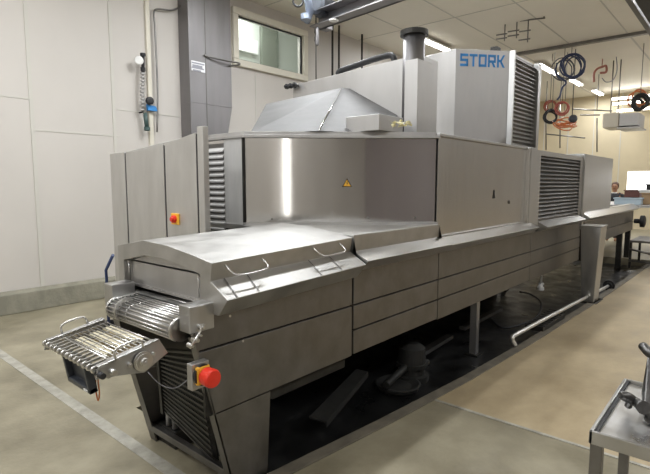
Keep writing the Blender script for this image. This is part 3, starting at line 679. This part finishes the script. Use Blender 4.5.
# pneumatic line
pn = thing('air_regulator', tuple(ony(143, 95, 7.05)), 'hanging line of air fittings with white gauge and blue valve on cream wall', 'air fittings')
g = lambda px, py, y=7.03: ony(px, py, y)
b = MB(); b.lathe(g(139.5, 61, 7.0), (-.6, -.8, 0), [(0, .055), (.02, .062), (.05, .062), (.055, .05)], 20); b.build('gauge', WHITE, pn)
b = MB(); b.tube([g(143, 55), g(143, 72)], .025); b.lathe(g(143, 56), (0, 0, 1), [(0, .04), (.04, .04)], 10); b.lathe(g(143, 71), (0, 0, 1), [(0, .035), (.05, .035)], 10); b.build('fitting', BLACK, pn)
b = MB()
for k in range(11):
    p = g(142.5+.3*math.sin(k), 75+k*3.6); b.lathe(p, (0, 0, 1), [(0, .018), (.012, .034), (.03, .034), (.042, .018)], 10)
b.tube([g(143, 72), g(143.5, 115)], .008); b.build('coil_hose', GREYST, pn)
b = MB()
for yy in (57, 112): q_ = g(143, yy); b.cyl(q_, (q_.x, YW, q_.z), .012)
b.build('wall_bracket', BLACK, pn)
b = MB(); b.lathe(g(149, 101), (0, -1, 0), [(0, .06), (.04, .06), (.05, .03)], 14); b.build('knob', BLACK, pn)
b = MB(); p = g(152, 108); b.hull([p+V((x, y, z)) for x, y, z in ((-.07, 0, .05), (.07, 0, .03), (-.06, 0, -.04), (.09, 0, -.04), (-.07, .05, .05), (.07, .05, .03), (-.06, .05, -.04), (.09, .05, -.04))]); b.build('valve_body', BLUE, pn)
b = MB(); b.tube([g(145, 113), g(147, 128)], .032, 10); b.lathe(g(147, 127), (0, 0, -1), [(0, .045), (.05, .045), (.06, .03)], 12); b.build('filter_bowl', mat('teal fitting', (.05, .09, .085), .4), pn)

# ------------------------------------------------------------------ overhead things
def rod(px, py0, py1, Y, r, name, label, mt=DULL, top=True, extra=None):
    p0, p1 = ony(px, py0, Y), ony(px, py1, Y); p1 = V((p0.x, p0.y, p1.z)); b = MB()
    if top: p0 = V((p0.x, p0.y, ZC))
    b.cyl(p0, p1, r, seg=8)
    if extra: extra(b, p0, p1)
    return tag(b.build(name, mt), label, 'rod', 'thin rods hanging before the cream wall')
rod(316, 35, 90, 6.6, .014, 'hanging_rod', 'vertical rod with fittings hanging beside the wall window', extra=lambda b, a, c: [b.lathe((a.x, a.y, ony(316, y, 6.6).z), (0, 0, 1), [(0, .02), (.02, .035), (.09, .035), (.11, .02)], 8) for y in (34, 42)])
rod(332.5, 33, 85, 6.8, .022, 'hanging_rod', 'dark vertical rod hanging left of its close twin above the roof hood', DARK)
rod(339, 35, 85, 6.8, .022, 'hanging_rod', 'dark vertical rod hanging right of its close twin above the roof hood', DARK)
rod(362, 45, 75, 6.8, .022, 'hanging_rod', 'short dark rod above the black insulated pipe', DARK)
# overhead rail: steel channel with trolley
ra, rb = onz(320.5, 30, 4.0), onz(402, 1.5, 4.0); du = (rb-ra).normalized(); ra = ra; rb = rb+du*1.2
sd = V((-du.y, du.x, 0)); sd = sd if sd.x > 0 else -sd
sd = -sd
r2 = onz(308, 20, 4.12)
orr = thing('overhead_rail', tuple(ra), 'grey steel channel rail hanging under the ceiling at the top', 'rail')
b = MB(); b.hull([ra, rb, ra+V((0, 0, .22)), rb+V((0, 0, .22)), ra+sd*.04, rb+sd*.04, ra+sd*.04+V((0, 0, .22)), rb+sd*.04+V((0, 0, .22))])
for z in (0, .2): b.hull([ra+V((0, 0, z)), rb+V((0, 0, z)), ra+sd*.22+V((0, 0, z)), rb+sd*.22+V((0, 0, z)), ra+V((0, 0, z+.015)), rb+V((0, 0, z+.015)), ra+sd*.22+V((0, 0, z+.015)), rb+sd*.22+V((0, 0, z+.015))])
b.build('channel', DUCTST, orr)
for t_ in (.5, 2.0):
    p = ra+du*t_; b = MB(); b.cyl(p+V((0, 0, .2)), V((p.x, p.y, ZC)), .015); b.build('hanger', DULL, orr)
tr = thing('hoist_trolley', tuple(ra), 'bluish grey hoist trolley with dark motor at the rail end', 'hoist')
b = MB(); p = onz(310, 12, 4.15); b.tube([onz(307, -4, 4.3), p, onz(307, 22, 4.05)], [.05, .06, .05], 10); b.lathe(onz(306, 20, 4.02), (0, 0, 1), [(0, .08), (.08, .08)], 14); b.build('bracket', mat('blue grey paint', (.26, .30, .38), .45, .4), tr)
b = MB(); p = onz(322, 6, 4.3); b.lathe(p+V((-.15, .0, 0)), (1, .2, 0), [(0, .1), (.03, .15), (.28, .15), (.31, .1)], 20); b.box(p.x-.05, p.x+.2, p.y-.1, p.y+.1, p.z-.15, p.z+.1); b.build('motor', MOTOR, tr, bevel=.01)
b = MB(); p = onz(326, 27, 4.05); b.box(p.x-.08, p.x+.08, p.y-.07, p.y+.07, p.z-.05, p.z+.16); b.cyl(onz(317, 28, 3.95), onz(317, 28, 3.95)-V((0, 0, .25)), .03); b.build('hook_block', DUCTST, tr, bevel=.01)
b = MB(); b.ring(onz(298, 1, 4.2), (1, 1, .2), .07, .016); b.build('ring', BLACK, tr)
b = MB(); p = onz(334, 20, 3.99); b.lathe(p, (0, 0, -1), [(0, .07), (.012, .07)], 20); b.build('disc', WHITE, tr)
# near-right overhead beam
e0, e1 = onz(616.7, -12, 2.9), onz(651, 38, 2.9)
k0, k1 = onz(630, -12, 2.9), onz(651, 14, 2.9)
du = (e1-e0).normalized(); nd = V((-du.y, du.x, 0)); nd = nd if nd.y < 0 else -nd
e0 = e0-du*.3; e1 = e1+du*.8
oh = thing('overhead_tray', tuple(e0), 'dark steel tray edge hanging overhead in the top right corner', 'tray')
b = MB(); b.prism([e0, e1, e1+nd*.035, e0+nd*.035], (0, 0, .16)); b.build('edge_beam', DULL, oh)
b = MB(); b.prism([e0+nd*.05, e1+nd*.05, e1+nd*.9, e0+nd*.9], (0, 0, .02)); b.build('underside', DARK, oh)
for t_ in (.1, 1.6):
    p = e0+du*t_+nd*.3; b = MB(); b.cyl(p, V((p.x, p.y, ZC)), .012); b.build('hanger', DULL, oh)
# ceiling handles / T rods
def pz(px, py, X): return onx(px, py, X)
X = 10.5
for i, (px, y0_, y1_) in enumerate(((505, 27, 41), (517, 23, 38), (528.5, 19, 42))):
    b = MB(); a_, c_ = pz(px, y0_, X), pz(px, y1_, X); b.cyl((X, a_.y, ZC), (X, a_.y, c_.z), .013, seg=8)
    for yy in ((y0_+y1_)/2, y1_-3): q_ = pz(px, yy, X); b.cyl((X, a_.y-.05, q_.z), (X, a_.y+.18, q_.z+.01), .014, seg=8)
    tag(b.build('pipe_hanger', DULL), ['small branched pipe hanger on the ceiling, leftmost of three', 'small branched pipe hanger on the ceiling, middle of three', 'longest branched pipe hanger on the ceiling beside the tower top'][i], 'pipe hanger', 'pipe hangers above the roof tower')
b = MB(); p, q_ = pz(520, 21, X), pz(545, 18, X); b.cyl(p, q_, .014, seg=8); b.cyl((q_.x, q_.y+.02, q_.z), (q_.x, q_.y+.02, ZC), .01); tag(b.build('ceiling_rod', DULL), 'thin horizontal rod joined to the ceiling pipe hangers', 'rod')
# cable coils
def coil(px, py, X, R_, r, mt, label, nloop=4, name='cable_coil', tiltn=(-.8, -.6, 0), hang=True, group=None):
    c = onx(px, py, X); t = thing(name, tuple(c), label, 'cable', group)
    for k in range(nloop):
        b = MB(); b.ring(c+V((random.uniform(-.05, .05), random.uniform(-.06, .06), random.uniform(-.04, .04))), V(tiltn)+V((random.uniform(-.35, .35), random.uniform(-.35, .35), random.uniform(-.2, .2))), R_*random.uniform(.85, 1.08), r, 24, .02); b.build('loop', mt, t)
    if hang:
        b = MB(); b.cyl((c.x, c.y, c.z+R_*.8), (c.x, c.y, ZC), .008, seg=6); b.build('hanger', DULL, t)
    return t
coil(571, 67, 13, .27, .016, NAVY, 'coil of dark blue hose hanging under the ceiling', 5)
coil(564, 70, 13.2, .27, .014, mat('grey cable', (.12, .12, .14), .5), 'coil of dark grey cable hanging beside the blue one', 3)
b = MB(); b.tube(smoothpath([onx(557, 63, 13), onx(556, 74, 13), onx(566, 82, 13), onx(562, 88, 13), onx(560, 96, 13), onx(557, 100, 13)], 6), .022, 8)
tag(b.build('hanging_hose', NAVY), 'loose hose end trailing down below the blue coil', 'hose')
coil(552, 116, 13.5, .15, .022, BLACK, 'small black cable coil at the lower left of the hanging cables', 3)
coil(550, 107, 13.6, .14, .014, mat('rust red cable', (.33, .09, .05), .5), 'dull red cable bundle above the small black coil', 4)
coil(562, 109, 13.6, .15, .016, mat('pinkish red cable', (.45, .12, .09), .5), 'pinkish red cable bundle right of the black coil', 4)
t = coil(564, 124, 13.7, .24, .016, ORANGE, 'tangle of bright orange cable below the red bundles', 6, tiltn=(-.3, -.3, .8))
b = MB(); p = onx(572, 119, 13.5); b.lathe(p, (-.8, -.6, 0), [(0, .09), (.08, .10), (.12, .05)], 16); b.cyl(p, (p.x, p.y, ZC), .01, seg=6)
tag(b.build('cable_plug', MOTOR), 'dark blue black plug hanging right of the orange cable', 'plug')
b = MB(); b.tube(smoothpath([onx(594, 82, 15), onx(594, 74, 15), onx(597, 69, 15), onx(602, 67, 15), onx(606, 66, 15), onx(606, 72, 15), onx(600, 73, 15)], 5), .03, 8); p = onx(602, 67, 15); b.cyl(p, (p.x, p.y, ZC), .012, seg=6)
tag(b.build('red_cable', mat('dusty red', (.40, .16, .12), .5)), 'dusty red cable bunch hanging below the ceiling', 'cable')
b = MB(); b.tube(smoothpath([(onx(616, 62, 15).x, onx(616, 62, 15).y, ZC), onx(617, 70, 15), onx(613, 80, 15), onx(606, 82, 15), onx(602, 78, 15)], 6), .012, 6)
tag(b.build('hanging_wire', GREYP), 'thin wire drooping in a curve right of the red cable', 'wire')
coil(640, 103, 14, .16, .032, BLACK, 'thick black cable ring hanging at the right edge', 3)
coil(637, 99, 14.05, .19, .02, ORANGE, 'orange cable looped behind the thick black ring', 2, hang=False)
# pipework at back and unit heater
b = MB()
pp = [((546, 100), (546, 150)), ((597, 118), (597, 152)), ((546, 134), (585, 138)), ((572, 109), (612, 111)), ((580, 115), (600, 115)), ((560, 104), (560, 148))]
Xp = 17
for (a_, c_) in pp: b.cyl(onx(*a_, Xp), onx(*c_, Xp), .02, seg=8)
for px in (546, 560, 597): p = onx(px, 110, Xp); b.cyl((Xp, p.y, p.z), (Xp, p.y, ZC), .013, seg=6)
tag(b.build('pipework', DULL), 'frame of thin grey pipes hanging from the ceiling behind the cabinets', 'pipes')
hu = thing('unit_heater', tuple(onx(615, 130, 15)), 'pale boxy air cooler unit hanging by the far wall', 'air cooler')
a0, a1, a2 = onx(602, 128, 15), onx(619, 112, 15), onx(633, 112, 15)
b = MB(); b.box(15, 15.9, a1.y, a0.y, a0.z, a1.z); b.build('casing', CREAM, hu, bevel=.02)
b = MB()
for k in range(8): z = a0.z+.05+(a1.z-a0.z-.1)*k/7; b.box(15.05, 15.85, a1.y-.02, a1.y, z-.012, z+.012)
b.build('fins', DULL, hu)
b = MB(); b.box(14.95, 15.95, a1.y-.5, a1.y+.02, a0.z-.05, a0.z-.02); b.box(15, 15.9, a1.y-.45, a1.y-.02, a0.z+.02, a1.z-.05); b.build('fan_housing', GREYST, hu)
b = MB(); 
for yy in (a0.y-.1, a1.y+.1): b.cyl((15.4, yy, a1.z), (15.4, yy, ZC), .015, seg=6)
b.build('hanger', DULL, hu)
# light fixtures
def fixture(x, y, ln, along, label, group='ceiling tube lights', drop=.10, power=55, lamp=True):
    t = thing('ceiling_light', (x, y, ZC-drop), label, 'light', group)
    hx, hy = (ln/2, .09) if along == 'x' else (.09, ln/2)
    b = MB(); b.box(x-hx, x+hx, y-hy, y+hy, ZC-drop+.02, ZC-drop+.06); b.box(x-.03, x+.03, y-.03, y+.03, ZC-drop+.06, ZC); b.build('housing', WHITE, t, bevel=.005)
    for s_ in (-.045, .045):
        b = MB()
        if along == 'x': b.cyl((x-hx+.03, y+s_, ZC-drop), (x+hx-.03, y+s_, ZC-drop), .02, seg=10)
        else: b.cyl((x+s_, y-hy+.03, ZC-drop), (x+s_, y+hy-.03, ZC-drop), .02, seg=10)
        b.build('tube', TUBE, t)
    if lamp:
        ld = bpy.data.lights.new('lamp', 'AREA'); ld.shape = 'RECTANGLE'; ld.size = 2*hx; ld.size_y = 2*hy; ld.energy = power; ld.color = (.93, .965, 1)
        lo = bpy.data.objects.new('lamp', ld); lo.location = (x, y, ZC-drop-.03); col.objects.link(lo)
    return t
def fpx(px, py, label, ln=1.5, along='x', **k):
    p = onz(px, py, ZC-.1); fixture(p.x, p.y, ln, along, label, **k)
fpx(434, 45, 'glowing tube light behind the exhaust pipe', 1.5)
fixture(14.9, 4.62, 1.7, 'x', 'glowing tube light right beside the tower louvers')
fixture(17.4, 4.5, 1.1, 'x', 'glowing tube light, second from the tower louvers')
fixture(19.8, 4.4, 1.2, 'x', 'glowing tube light, third and furthest from the tower louvers')
# unseen upright tube, added behind the camera to make the corner cabinet's streak
t = thing('wall_light', (-3.9, -3.09, .6), 'unseen upright tube light added behind the camera for the cabinet streak', 'light')
b = MB(); b.cyl((-3.86, -3.09, .5), (-3.86, -3.09, 3.6), .02, seg=10); b.build('tube', mat('upright tube', (.9, .9, .9), .4, emit=(1, .98, .95), estr=11), t)
b = MB(); b.box(-3.99, -3.92, -3.16, -3.02, .45, 3.65); b.build('housing', WHITE, t)
for i, (px, py) in enumerate(((634, 97), (636, 102), (640, 109))):
    p = onx(px, py, 20.2); 
    t = thing('wall_light', tuple(p), ['long tube light at right, top of three', 'long tube light at right, middle of three', 'long tube light at right, bottom of three beside the black ring'][i], 'light', 'tube lights at the far right')
    b = MB(); b.cyl((20.2, p.y-1.2, p.z), (20.2, p.y+.7, p.z), .04, seg=8); b.build('tube', TUBE, t)
    b = MB(); b.box(20.22, 20.3, p.y-1.2, p.y+.7, p.z-.03, p.z+.05); b.box(20.3, 21.0, p.y-.05, p.y+.05, p.z, p.z+.04); b.build('housing', WHITE, t)
ff = [(x, y) for x in (-2.0, 1.4, 4.8) for y in (4.9, 3.1, -2.4)]  # unseen ceiling tubes added to light the hall and brighten the ledges
for x, y in ff:
    fixture(x, y, 1.5, 'x', 'added ceiling tube light out of view', power=75)
fixture(8.0, 3.1, 1.5, 'x', 'added ceiling tube light out of view', power=75)
fixture(9.6, -.4, 1.5, 'x', 'added ceiling tube light out of view', power=75)
for x, y in ((12.5, -1.5), (16.5, -1.5), (17, 1.5)): fixture(x, y, 1.5, 'x', 'added ceiling tube light out of view', power=75)

# ------------------------------------------------------------------ things on the right
bp_ = thing('bollard', (7.4, 1.6, 0), 'tapered stainless post standing on the floor before the louvered cabinet', 'post')
pb0 = onz(592, 297, 0); bx, by = pb0.x+.1, pb0.y+.02
bl0, br0 = ony(583, 228, by), ony(606, 226, by)
hz = onz(594, 225, 1.08)
bx, by = hz.x, hz.y; 
b = MB(); zt_ = 1.08
def sq(cx_, cy_, a_, c_, z): return [(cx_-a_, cy_-c_, z), (cx_+a_, cy_-c_, z), (cx_+a_, cy_+c_, z), (cx_-a_, cy_+c_, z)]
b.loft(sq(bx, by, .14, .08, 0), sq(bx, by, .17, .13, zt_-.012)); b.build('shaft', STEEL, bp_, bevel=.008)
b = MB(); b.loft(sq(bx, by, .18, .14, zt_-.015), sq(bx, by, .18, .14, zt_)); b.build('cap', LIDST, bp_, bevel=.003)
b = MB(); b.loft(sq(bx, by, .2, .13, 0), sq(bx, by, .2, .13, .012)); b.build('base_plate', DARK, bp_)
# pipe on floor
pa, pb_ = onz(516, 334, .10), onz(608, 286, .05)
t = thing('steel_pipe', tuple(pa), 'long bright steel pipe with bent end lying along the pit edge', 'pipe')
b = MB(); b.tube(smoothpath([onz(515.5, 346, .02), onz(512.5, 340, .08), onz(513, 337, .11), onz(518, 333.5, .11), onz(560, 311, .10), pb_], 5), .022, 10); b.build('tube', mat('bright pipe', (.85, .85, .83), .35, .9), t)
b = MB(); dr = (pb_-onz(560, 311, .10)).normalized(); b.lathe(pb_, dr, [(0, .055), (.04, .055), (.041, .085), (.07, .085)], 20); b.build('flange', BLACK, t)
pa, pb_ = onz(534, 331, 0), onz(568, 320, 0)
b = MB(); b.hull([p+V((0, s_, z)) for p in (pa, V((pb_.x, pa.y-.02, 0))) for s_ in (-.10, .10) for z in (0.004, .06)])
bx0 = pa.x
for k in range(9): b.box(bx0+.05+k*.1, bx0+.08+k*.1, pa.y-.1, pa.y+.1, .06, .068)
tag(b.build('drain_grate', DARK), 'dark ribbed grate block lying beside the bright pipe', 'grate')
# stand table at right
def at(px, py, z): return onz(px, py, z)
st = thing('side_stand', (9, 1.2, 0), 'low dark metal stand beyond the tapered post at right edge', 'stand')
p0 = onz(627, 276, 0.0); p0 = onz(628, 268, .0)
X0, Y0 = p0.x, p0.y; b = MB()
zt_ = .55
b.box(X0, X0+1.1, Y0-1.0, Y0, zt_-.04, zt_); b.build('top', DULL, st)
for (x, y) in ((X0, Y0-.04), (X0, Y0-.62), (X0+1.05, Y0-.04), (X0+1.05, Y0-1.0)):
    b = MB(); b.box(x, x+.05, y, y+.04, 0, zt_-.04); b.build('leg', DARK, st)
b = MB(); b.cyl((X0, Y0, .15), (X0, Y0-.9, .12), .02); b.cyl((X0, Y0, .38), (X0+.02, Y0-.4, .30), .02); b.build('brace', DULL, st)
p = ony(634, 221, 1.95)
b = MB(); b.lathe((p.x, 1.95, p.z), (0, -1, 0), [(0, .05), (.12, .05), (.121, .13), (.2, .13), (.22, .08)], 16); tag(b.build('handwheel', BLACK), 'black knob sticking out near the end of the long ledge', 'knob')
# goods at the far end
def crate(px0, py0, px1, py1, X, dep, name, mt, label, cat, parts=None):
    a_, c_ = onx(px0, py1, X), onx(px1, py0, X)
    if py1 > 196: a_.z = 1.17
    t = thing(name, ((X+dep/2), (a_.y+c_.y)/2, a_.z), label, cat)
    b = MB(); b.box(X, X+dep, c_.y, a_.y, a_.z, c_.z); b.build('box', mt, t, bevel=.02)
    b = MB(); b.box(X-.02, X+dep+.02, c_.y-.02, a_.y+.02, c_.z-.03, c_.z); b.build('rim', mt, t, bevel=.01)
    return t
# table carrying them
a_, c_ = onx(612, 207, 13.2), onx(668, 204, 13.2)
tt = thing('packing_table', (14, 1.5, 0), 'pale long table carrying trays and boxes at the machine end', 'table')
b = MB(); b.box(13.0, 15.6, c_.y-.6, 3.3, 1.12, 1.17); b.build('top', GREYST, tt)
for x in (13.1, 15.5):
    for y in (c_.y-.5, 3.2): b = MB(); b.box(x-.04, x+.04, y-.04, y+.04, 0, 1.12); b.build('leg', DULL, tt)
crate(641, 193, 656, 205, 13.6, 1.0, 'cardboard_box', BROWN, 'brown cardboard box on the far table at right edge', 'box')
crate(639, 190, 656, 193, 13.6, .9, 'box_lid', WHITE, 'pale flat lid lying on the cardboard box', 'lid')
crate(646, 184, 656, 190, 13.8, .4, 'black_case', BLACK, 'small black case on the pale lid', 'case')
crate(624, 190, 640, 198, 14.7, .7, 'maroon_crate', MAROON, 'dark maroon crate on the far table below the bright opening', 'crate')
crate(614, 198, 641, 203, 13.3, .6, 'plastic_tray', PALEB, 'pale blue tray lying at the near end of the far table', 'tray')
# person behind the machine end
def person():
    hp = onx(615.0, 187.5, 16.2)
    X, Y = hp.x, hp.y; hz = hp.z
    S = hz-.0
    t = thing('person', (X, Y, 0), 'person in black shirt standing behind the far end of the machine', 'person')
    me = bpy.data.meshes.new('body')
    k = (hz)/1.60
    J = {'pel': (0, 0, .93), 'wai': (0, 0, 1.08), 'chs': (0, 0, 1.30), 'nek': (0, 0, 1.45), 'hd0': (-.02, 0, 1.54), 'hd1': (-.02, 0, 1.64), 'hd2': (-.01, 0, 1.71)}
    ed = [('pel', 'wai'), ('wai', 'chs'), ('chs', 'nek'), ('nek', 'hd0'), ('hd0', 'hd1'), ('hd1', 'hd2')]
    R_ = {'pel': .15, 'wai': .13, 'chs': .15, 'nek': .055, 'hd0': .075, 'hd1': .10, 'hd2': .06}
    for s_, n in ((1, 'l'), (-1, 'r')):
        J.update({'sh'+n: (0, .17*s_, 1.38), 'el'+n: (-.03, .24*s_, 1.12), 'wr'+n: (-.22, .18*s_, 1.02), 'ha'+n: (-.30, .16*s_, 1.02), 'hi'+n: (0, .09*s_, .88), 'kn'+n: (-.02, .10*s_, .48), 'an'+n: (0, .10*s_, .09), 'to'+n: (-.16, .11*s_, .04)})
        R_.update({'sh'+n: .07, 'el'+n: .045, 'wr'+n: .03, 'ha'+n: .035, 'hi'+n: .09, 'kn'+n: .06, 'an'+n: .045, 'to'+n: .04})
        ed += [('chs', 'sh'+n), ('sh'+n, 'el'+n), ('el'+n, 'wr'+n), ('wr'+n, 'ha'+n), ('pel', 'hi'+n), ('hi'+n, 'kn'+n), ('kn'+n, 'an'+n), ('an'+n, 'to'+n)]
        for q_ in range(4):
            a_ = 'f%d%s' % (q_, n); c_ = 'g%d%s' % (q_, n); yy = .16*s_+(q_-1.5)*.02
            J[a_] = (-.345, yy, 1.02); J[c_] = (-.38+.006*abs(q_-1.4), yy, 1.0); R_[a_] = .009; R_[c_] = .008; ed += [('ha'+n, a_), (a_, c_)]
        J['t'+n] = (-.30, .16*s_-.055*s_, 1.025); R_['t'+n] = .011; ed += [('ha'+n, 't'+n)]
    ks = list(J); me.from_pydata([tuple(c*k for c in J[q_]) for q_ in ks], [(ks.index(a_), ks.index(c_)) for a_, c_ in ed], [])
    o = bpy.data.objects.new('body', me); col.objects.link(o); o.parent = t
    sk = o.modifiers.new('skin', 'SKIN'); sv = me.skin_vertices[0].data if me.skin_vertices else None
    if sv is None:
        me.attributes.new('x', 'FLOAT', 'POINT')
    for i, q_ in enumerate(ks):
        if sv: sv[i].radius = (R_[q_]*k, R_[q_]*k); sv[i].use_root = (q_ == 'pel')
    ss = o.modifiers.new('sub', 'SUBSURF'); ss.levels = 1; ss.render_levels = 2
    me.materials.append(SKIN)
    def piece(nm, pts, mt):
        b = MB(); b.tube([(X+x*k, Y+y*k, z*k) for x, y, z, r in pts], [r*k for *_, r in pts], 16); return b.build(nm, mt, t, smooth=True)
    piece('shirt', [(0, 0, .92, .165), (0, 0, 1.1, .16), (0, 0, 1.3, .175), (0, 0, 1.40, .14), (0, 0, 1.45, .075)], SHIRT)
    for s_ in (1, -1):
        piece('sleeve', [(0, .10*s_, 1.38, .08), (0, .19*s_, 1.36, .075), (-.02, .24*s_, 1.16, .06)], SHIRT)
        piece('trouser_leg', [(0, .07*s_, .95, .11), (0, .10*s_, .5, .078), (0, .10*s_, .1, .068)], TROU)
    piece('hair', [(.03, 0, 1.56, .08), (.03, 0, 1.64, .10), (.02, 0, 1.70, .098), (.0, 0, 1.745, .06)], HAIR)
    piece('collar', [(-.02, 0, 1.43, .085), (-.02, 0, 1.455, .08)], WHITE)
    b = MB(); b.hull([(X+x*k, Y+y*k, z*k) for x, y, z in ((-.11, -.012, 1.60), (-.11, .012, 1.60), (-.145, 0, 1.60), (-.115, 0, 1.65), (-.11, 0, 1.595))]); b.build('nose', SKIN, t)
    for s_ in (1, -1):
        b = MB(); b.lathe((X-.105*k, Y+.035*s_*k, 1.645*k), (-1, 0, 0), [(0, .012), (.008, .008)], 8); b.build('eye', SHIRT, t)
    b = MB(); b.box(X-.112*k, X-.10*k, Y-.025, Y+.025, 1.565*k, 1.573*k); b.build('mouth', HAIR, t)
person()
# ---- cart bottom right
ZT = .85
c0, c1 = onz(588, 430, ZT), onz(625, 378, ZT)
xa, xb, yt = c0.x, c1.x, (c0.y+c1.y)/2
cart = thing('steel_trolley', ((xa+xb)/2, yt-.3, 0), 'stainless steel table trolley with raised rim at bottom right', 'trolley')
yR = yt-.62
b = MB(); b.box(xa+.015, xb-.015, yR+.015, yt-.015, ZT-.02, ZT-.012); b.build('top', mat('mirror steel', (.80, .80, .80), .33, 1, .2, (6, 6, 6), rvar=.1, bump=.15, bscale=(9, 9, 9)), cart)
b = MB()
for a_ in ((xa, xb, yt-.012, yt), (xa, xb, yR, yR+.012), (xa, xa+.012, yR, yt), (xb-.012, xb, yR, yt)): b.box(a_[0], a_[1], a_[2], a_[3], ZT-.045, ZT)
b.build('rim', STEEL, cart, bevel=.003)
b = MB(); b.box(xa+.012, xb-.012, yt-.022, yt-.012, ZT-.012, ZT-.004); b.box(xa+.012, xa+.018, yR+.012, yt-.012, ZT-.012, ZT-.008); b.build('seal', BLACK, cart)
for x in (xa+.004, xb-.04):
    for y in (yt-.04, yR+.004):
        b = MB(); b.box(x, x+.036, y, y+.036, .1, ZT-.045); lg = b.build('leg', DULL, cart, bevel=.003)
        b = MB(); b.lathe((x+.018, y-.0, .05), (0, 1, 0), [(0, .05), (.03, .05)], 18); b.cyl((x+.018, y+.018, .05), (x+.018, y+.018, .1), .01); b.build('caster', BLACK, lg)
b = MB(); b.box(xa+.01, xb-.01, yR+.01, yt-.01, .25, .265); b.build('shelf', STEEL, cart)
# machine part lying on the cart (clamped drum with wing levers)
pz0 = ZT-.012
md = thing('clamp_casting', (0, 0, pz0), 'grey steel casting with blunt levers lying on the trolley', 'machine part')
a_ = onz(648, 425, pz0); ux = V((1, 0, 0))
p1, p2, p3, p4 = onz(640, 425, pz0), onz(640, 391, pz0+.02), onz(645, 352, pz0+.15), onz(660, 350, pz0+.15)
b = MB(); bs = [onz(643, 424, pz0+.004), onz(641, 395, pz0+.03), onz(648, 354, pz0+.14)]
E_ = V((.0, -.16, 0))
b.hull([bs[0], bs[1], bs[2], bs[0]+E_, bs[1]+E_, bs[2]+E_, bs[0]+V((.12, 0, 0)), bs[0]+E_+V((.12, 0, 0)), bs[2]+V((.05, 0, -.1)), bs[2]+E_+V((.05, 0, -.1))])
CAST = mat('cast steel', (.17, .165, .16), .4, 1, .4, (12, 12, 12), bump=.3, bscale=(25, 25, 25))
b.build('body', CAST, md, bevel=.012)
la = [onz(620, 395, pz0+.07), onz(627, 397, pz0+.06), onz(636, 402, pz0+.045), onz(644, 408, pz0+.05)]
b = MB(); b.tube(smoothpath(la, 4), [.010, .014, .017, .019, .019, .019, .018, .017, .017, .018, .02, .022, .024][:len(smoothpath(la, 4))], 10); b.build('lever', CAST, md)
b = MB(); q_ = onz(629, 404, pz0+.03); b.lathe(q_, (.3, .3, -1), [(-.012, .012), (.012, .012)], 10); b.build('lug', CAST, md)
la = [onz(643, 346, pz0+.15), onz(649, 353, pz0+.14), onz(656, 358, pz0+.14)]
b = MB(); b.tube(smoothpath(la, 4), .018, 10); b.build('lever', CAST, md)
# blue hand truck behind the control cabinet
t = thing('hand_truck', (1.9, 4.6, 0), 'blue tubular hand truck standing left of the control cabinet', 'hand truck')
XH = 2.35; g = lambda px, py: onx(px, py, XH)
b = MB(); p0, p1, p2 = g(107, 286), g(106, 270), g(113, 255)
b.tube([(XH, p0.y, .1), p0, p1, p2], .016, 8); b.build('frame', NAVY, t)
b = MB(); b.tube([(XH, p0.y-.3, .1), (XH, p0.y-.3, p0.z), (XH, p0.y-.3, p1.z+.1)], .016, 8); b.build('frame', NAVY, t)
b = MB(); b.box(XH-.25, XH, p0.y-.33, p0.y+.02, .0, .015); b.cyl((XH, p0.y+.03, .12), (XH, p0.y-.35, .12), .015); b.build('toe_plate', NAVY, t)
for yy in (p0.y+.02, p0.y-.36): b = MB(); b.lathe((XH+.03, yy, .1), (0, 1, 0), [(0, .1), (.04, .1)], 20); b.build('wheel', BLACK, t)

# ------------------------------------------------------------------ lights beyond lamps
ld = bpy.data.lights.new('room_fill', 'AREA'); ld.energy = 70; ld.size = 1.2; lo = bpy.data.objects.new('room_fill', ld); lo.location = (6.8, YW+.8, 5.5); col.objects.link(lo)  # unseen area light added to brighten the room behind the window
w = bpy.data.worlds.new('world'); bpy.context.scene.world = w; w.use_nodes = True
w.node_tree.nodes['Background'].inputs[0].default_value = (.9, .93, 1, 1); w.node_tree.nodes['Background'].inputs[1].default_value = .3
vs = bpy.context.scene.view_settings; vs.view_transform = 'Standard'; vs.look = 'None'; vs.exposure = -0.0; vs.gamma = 1
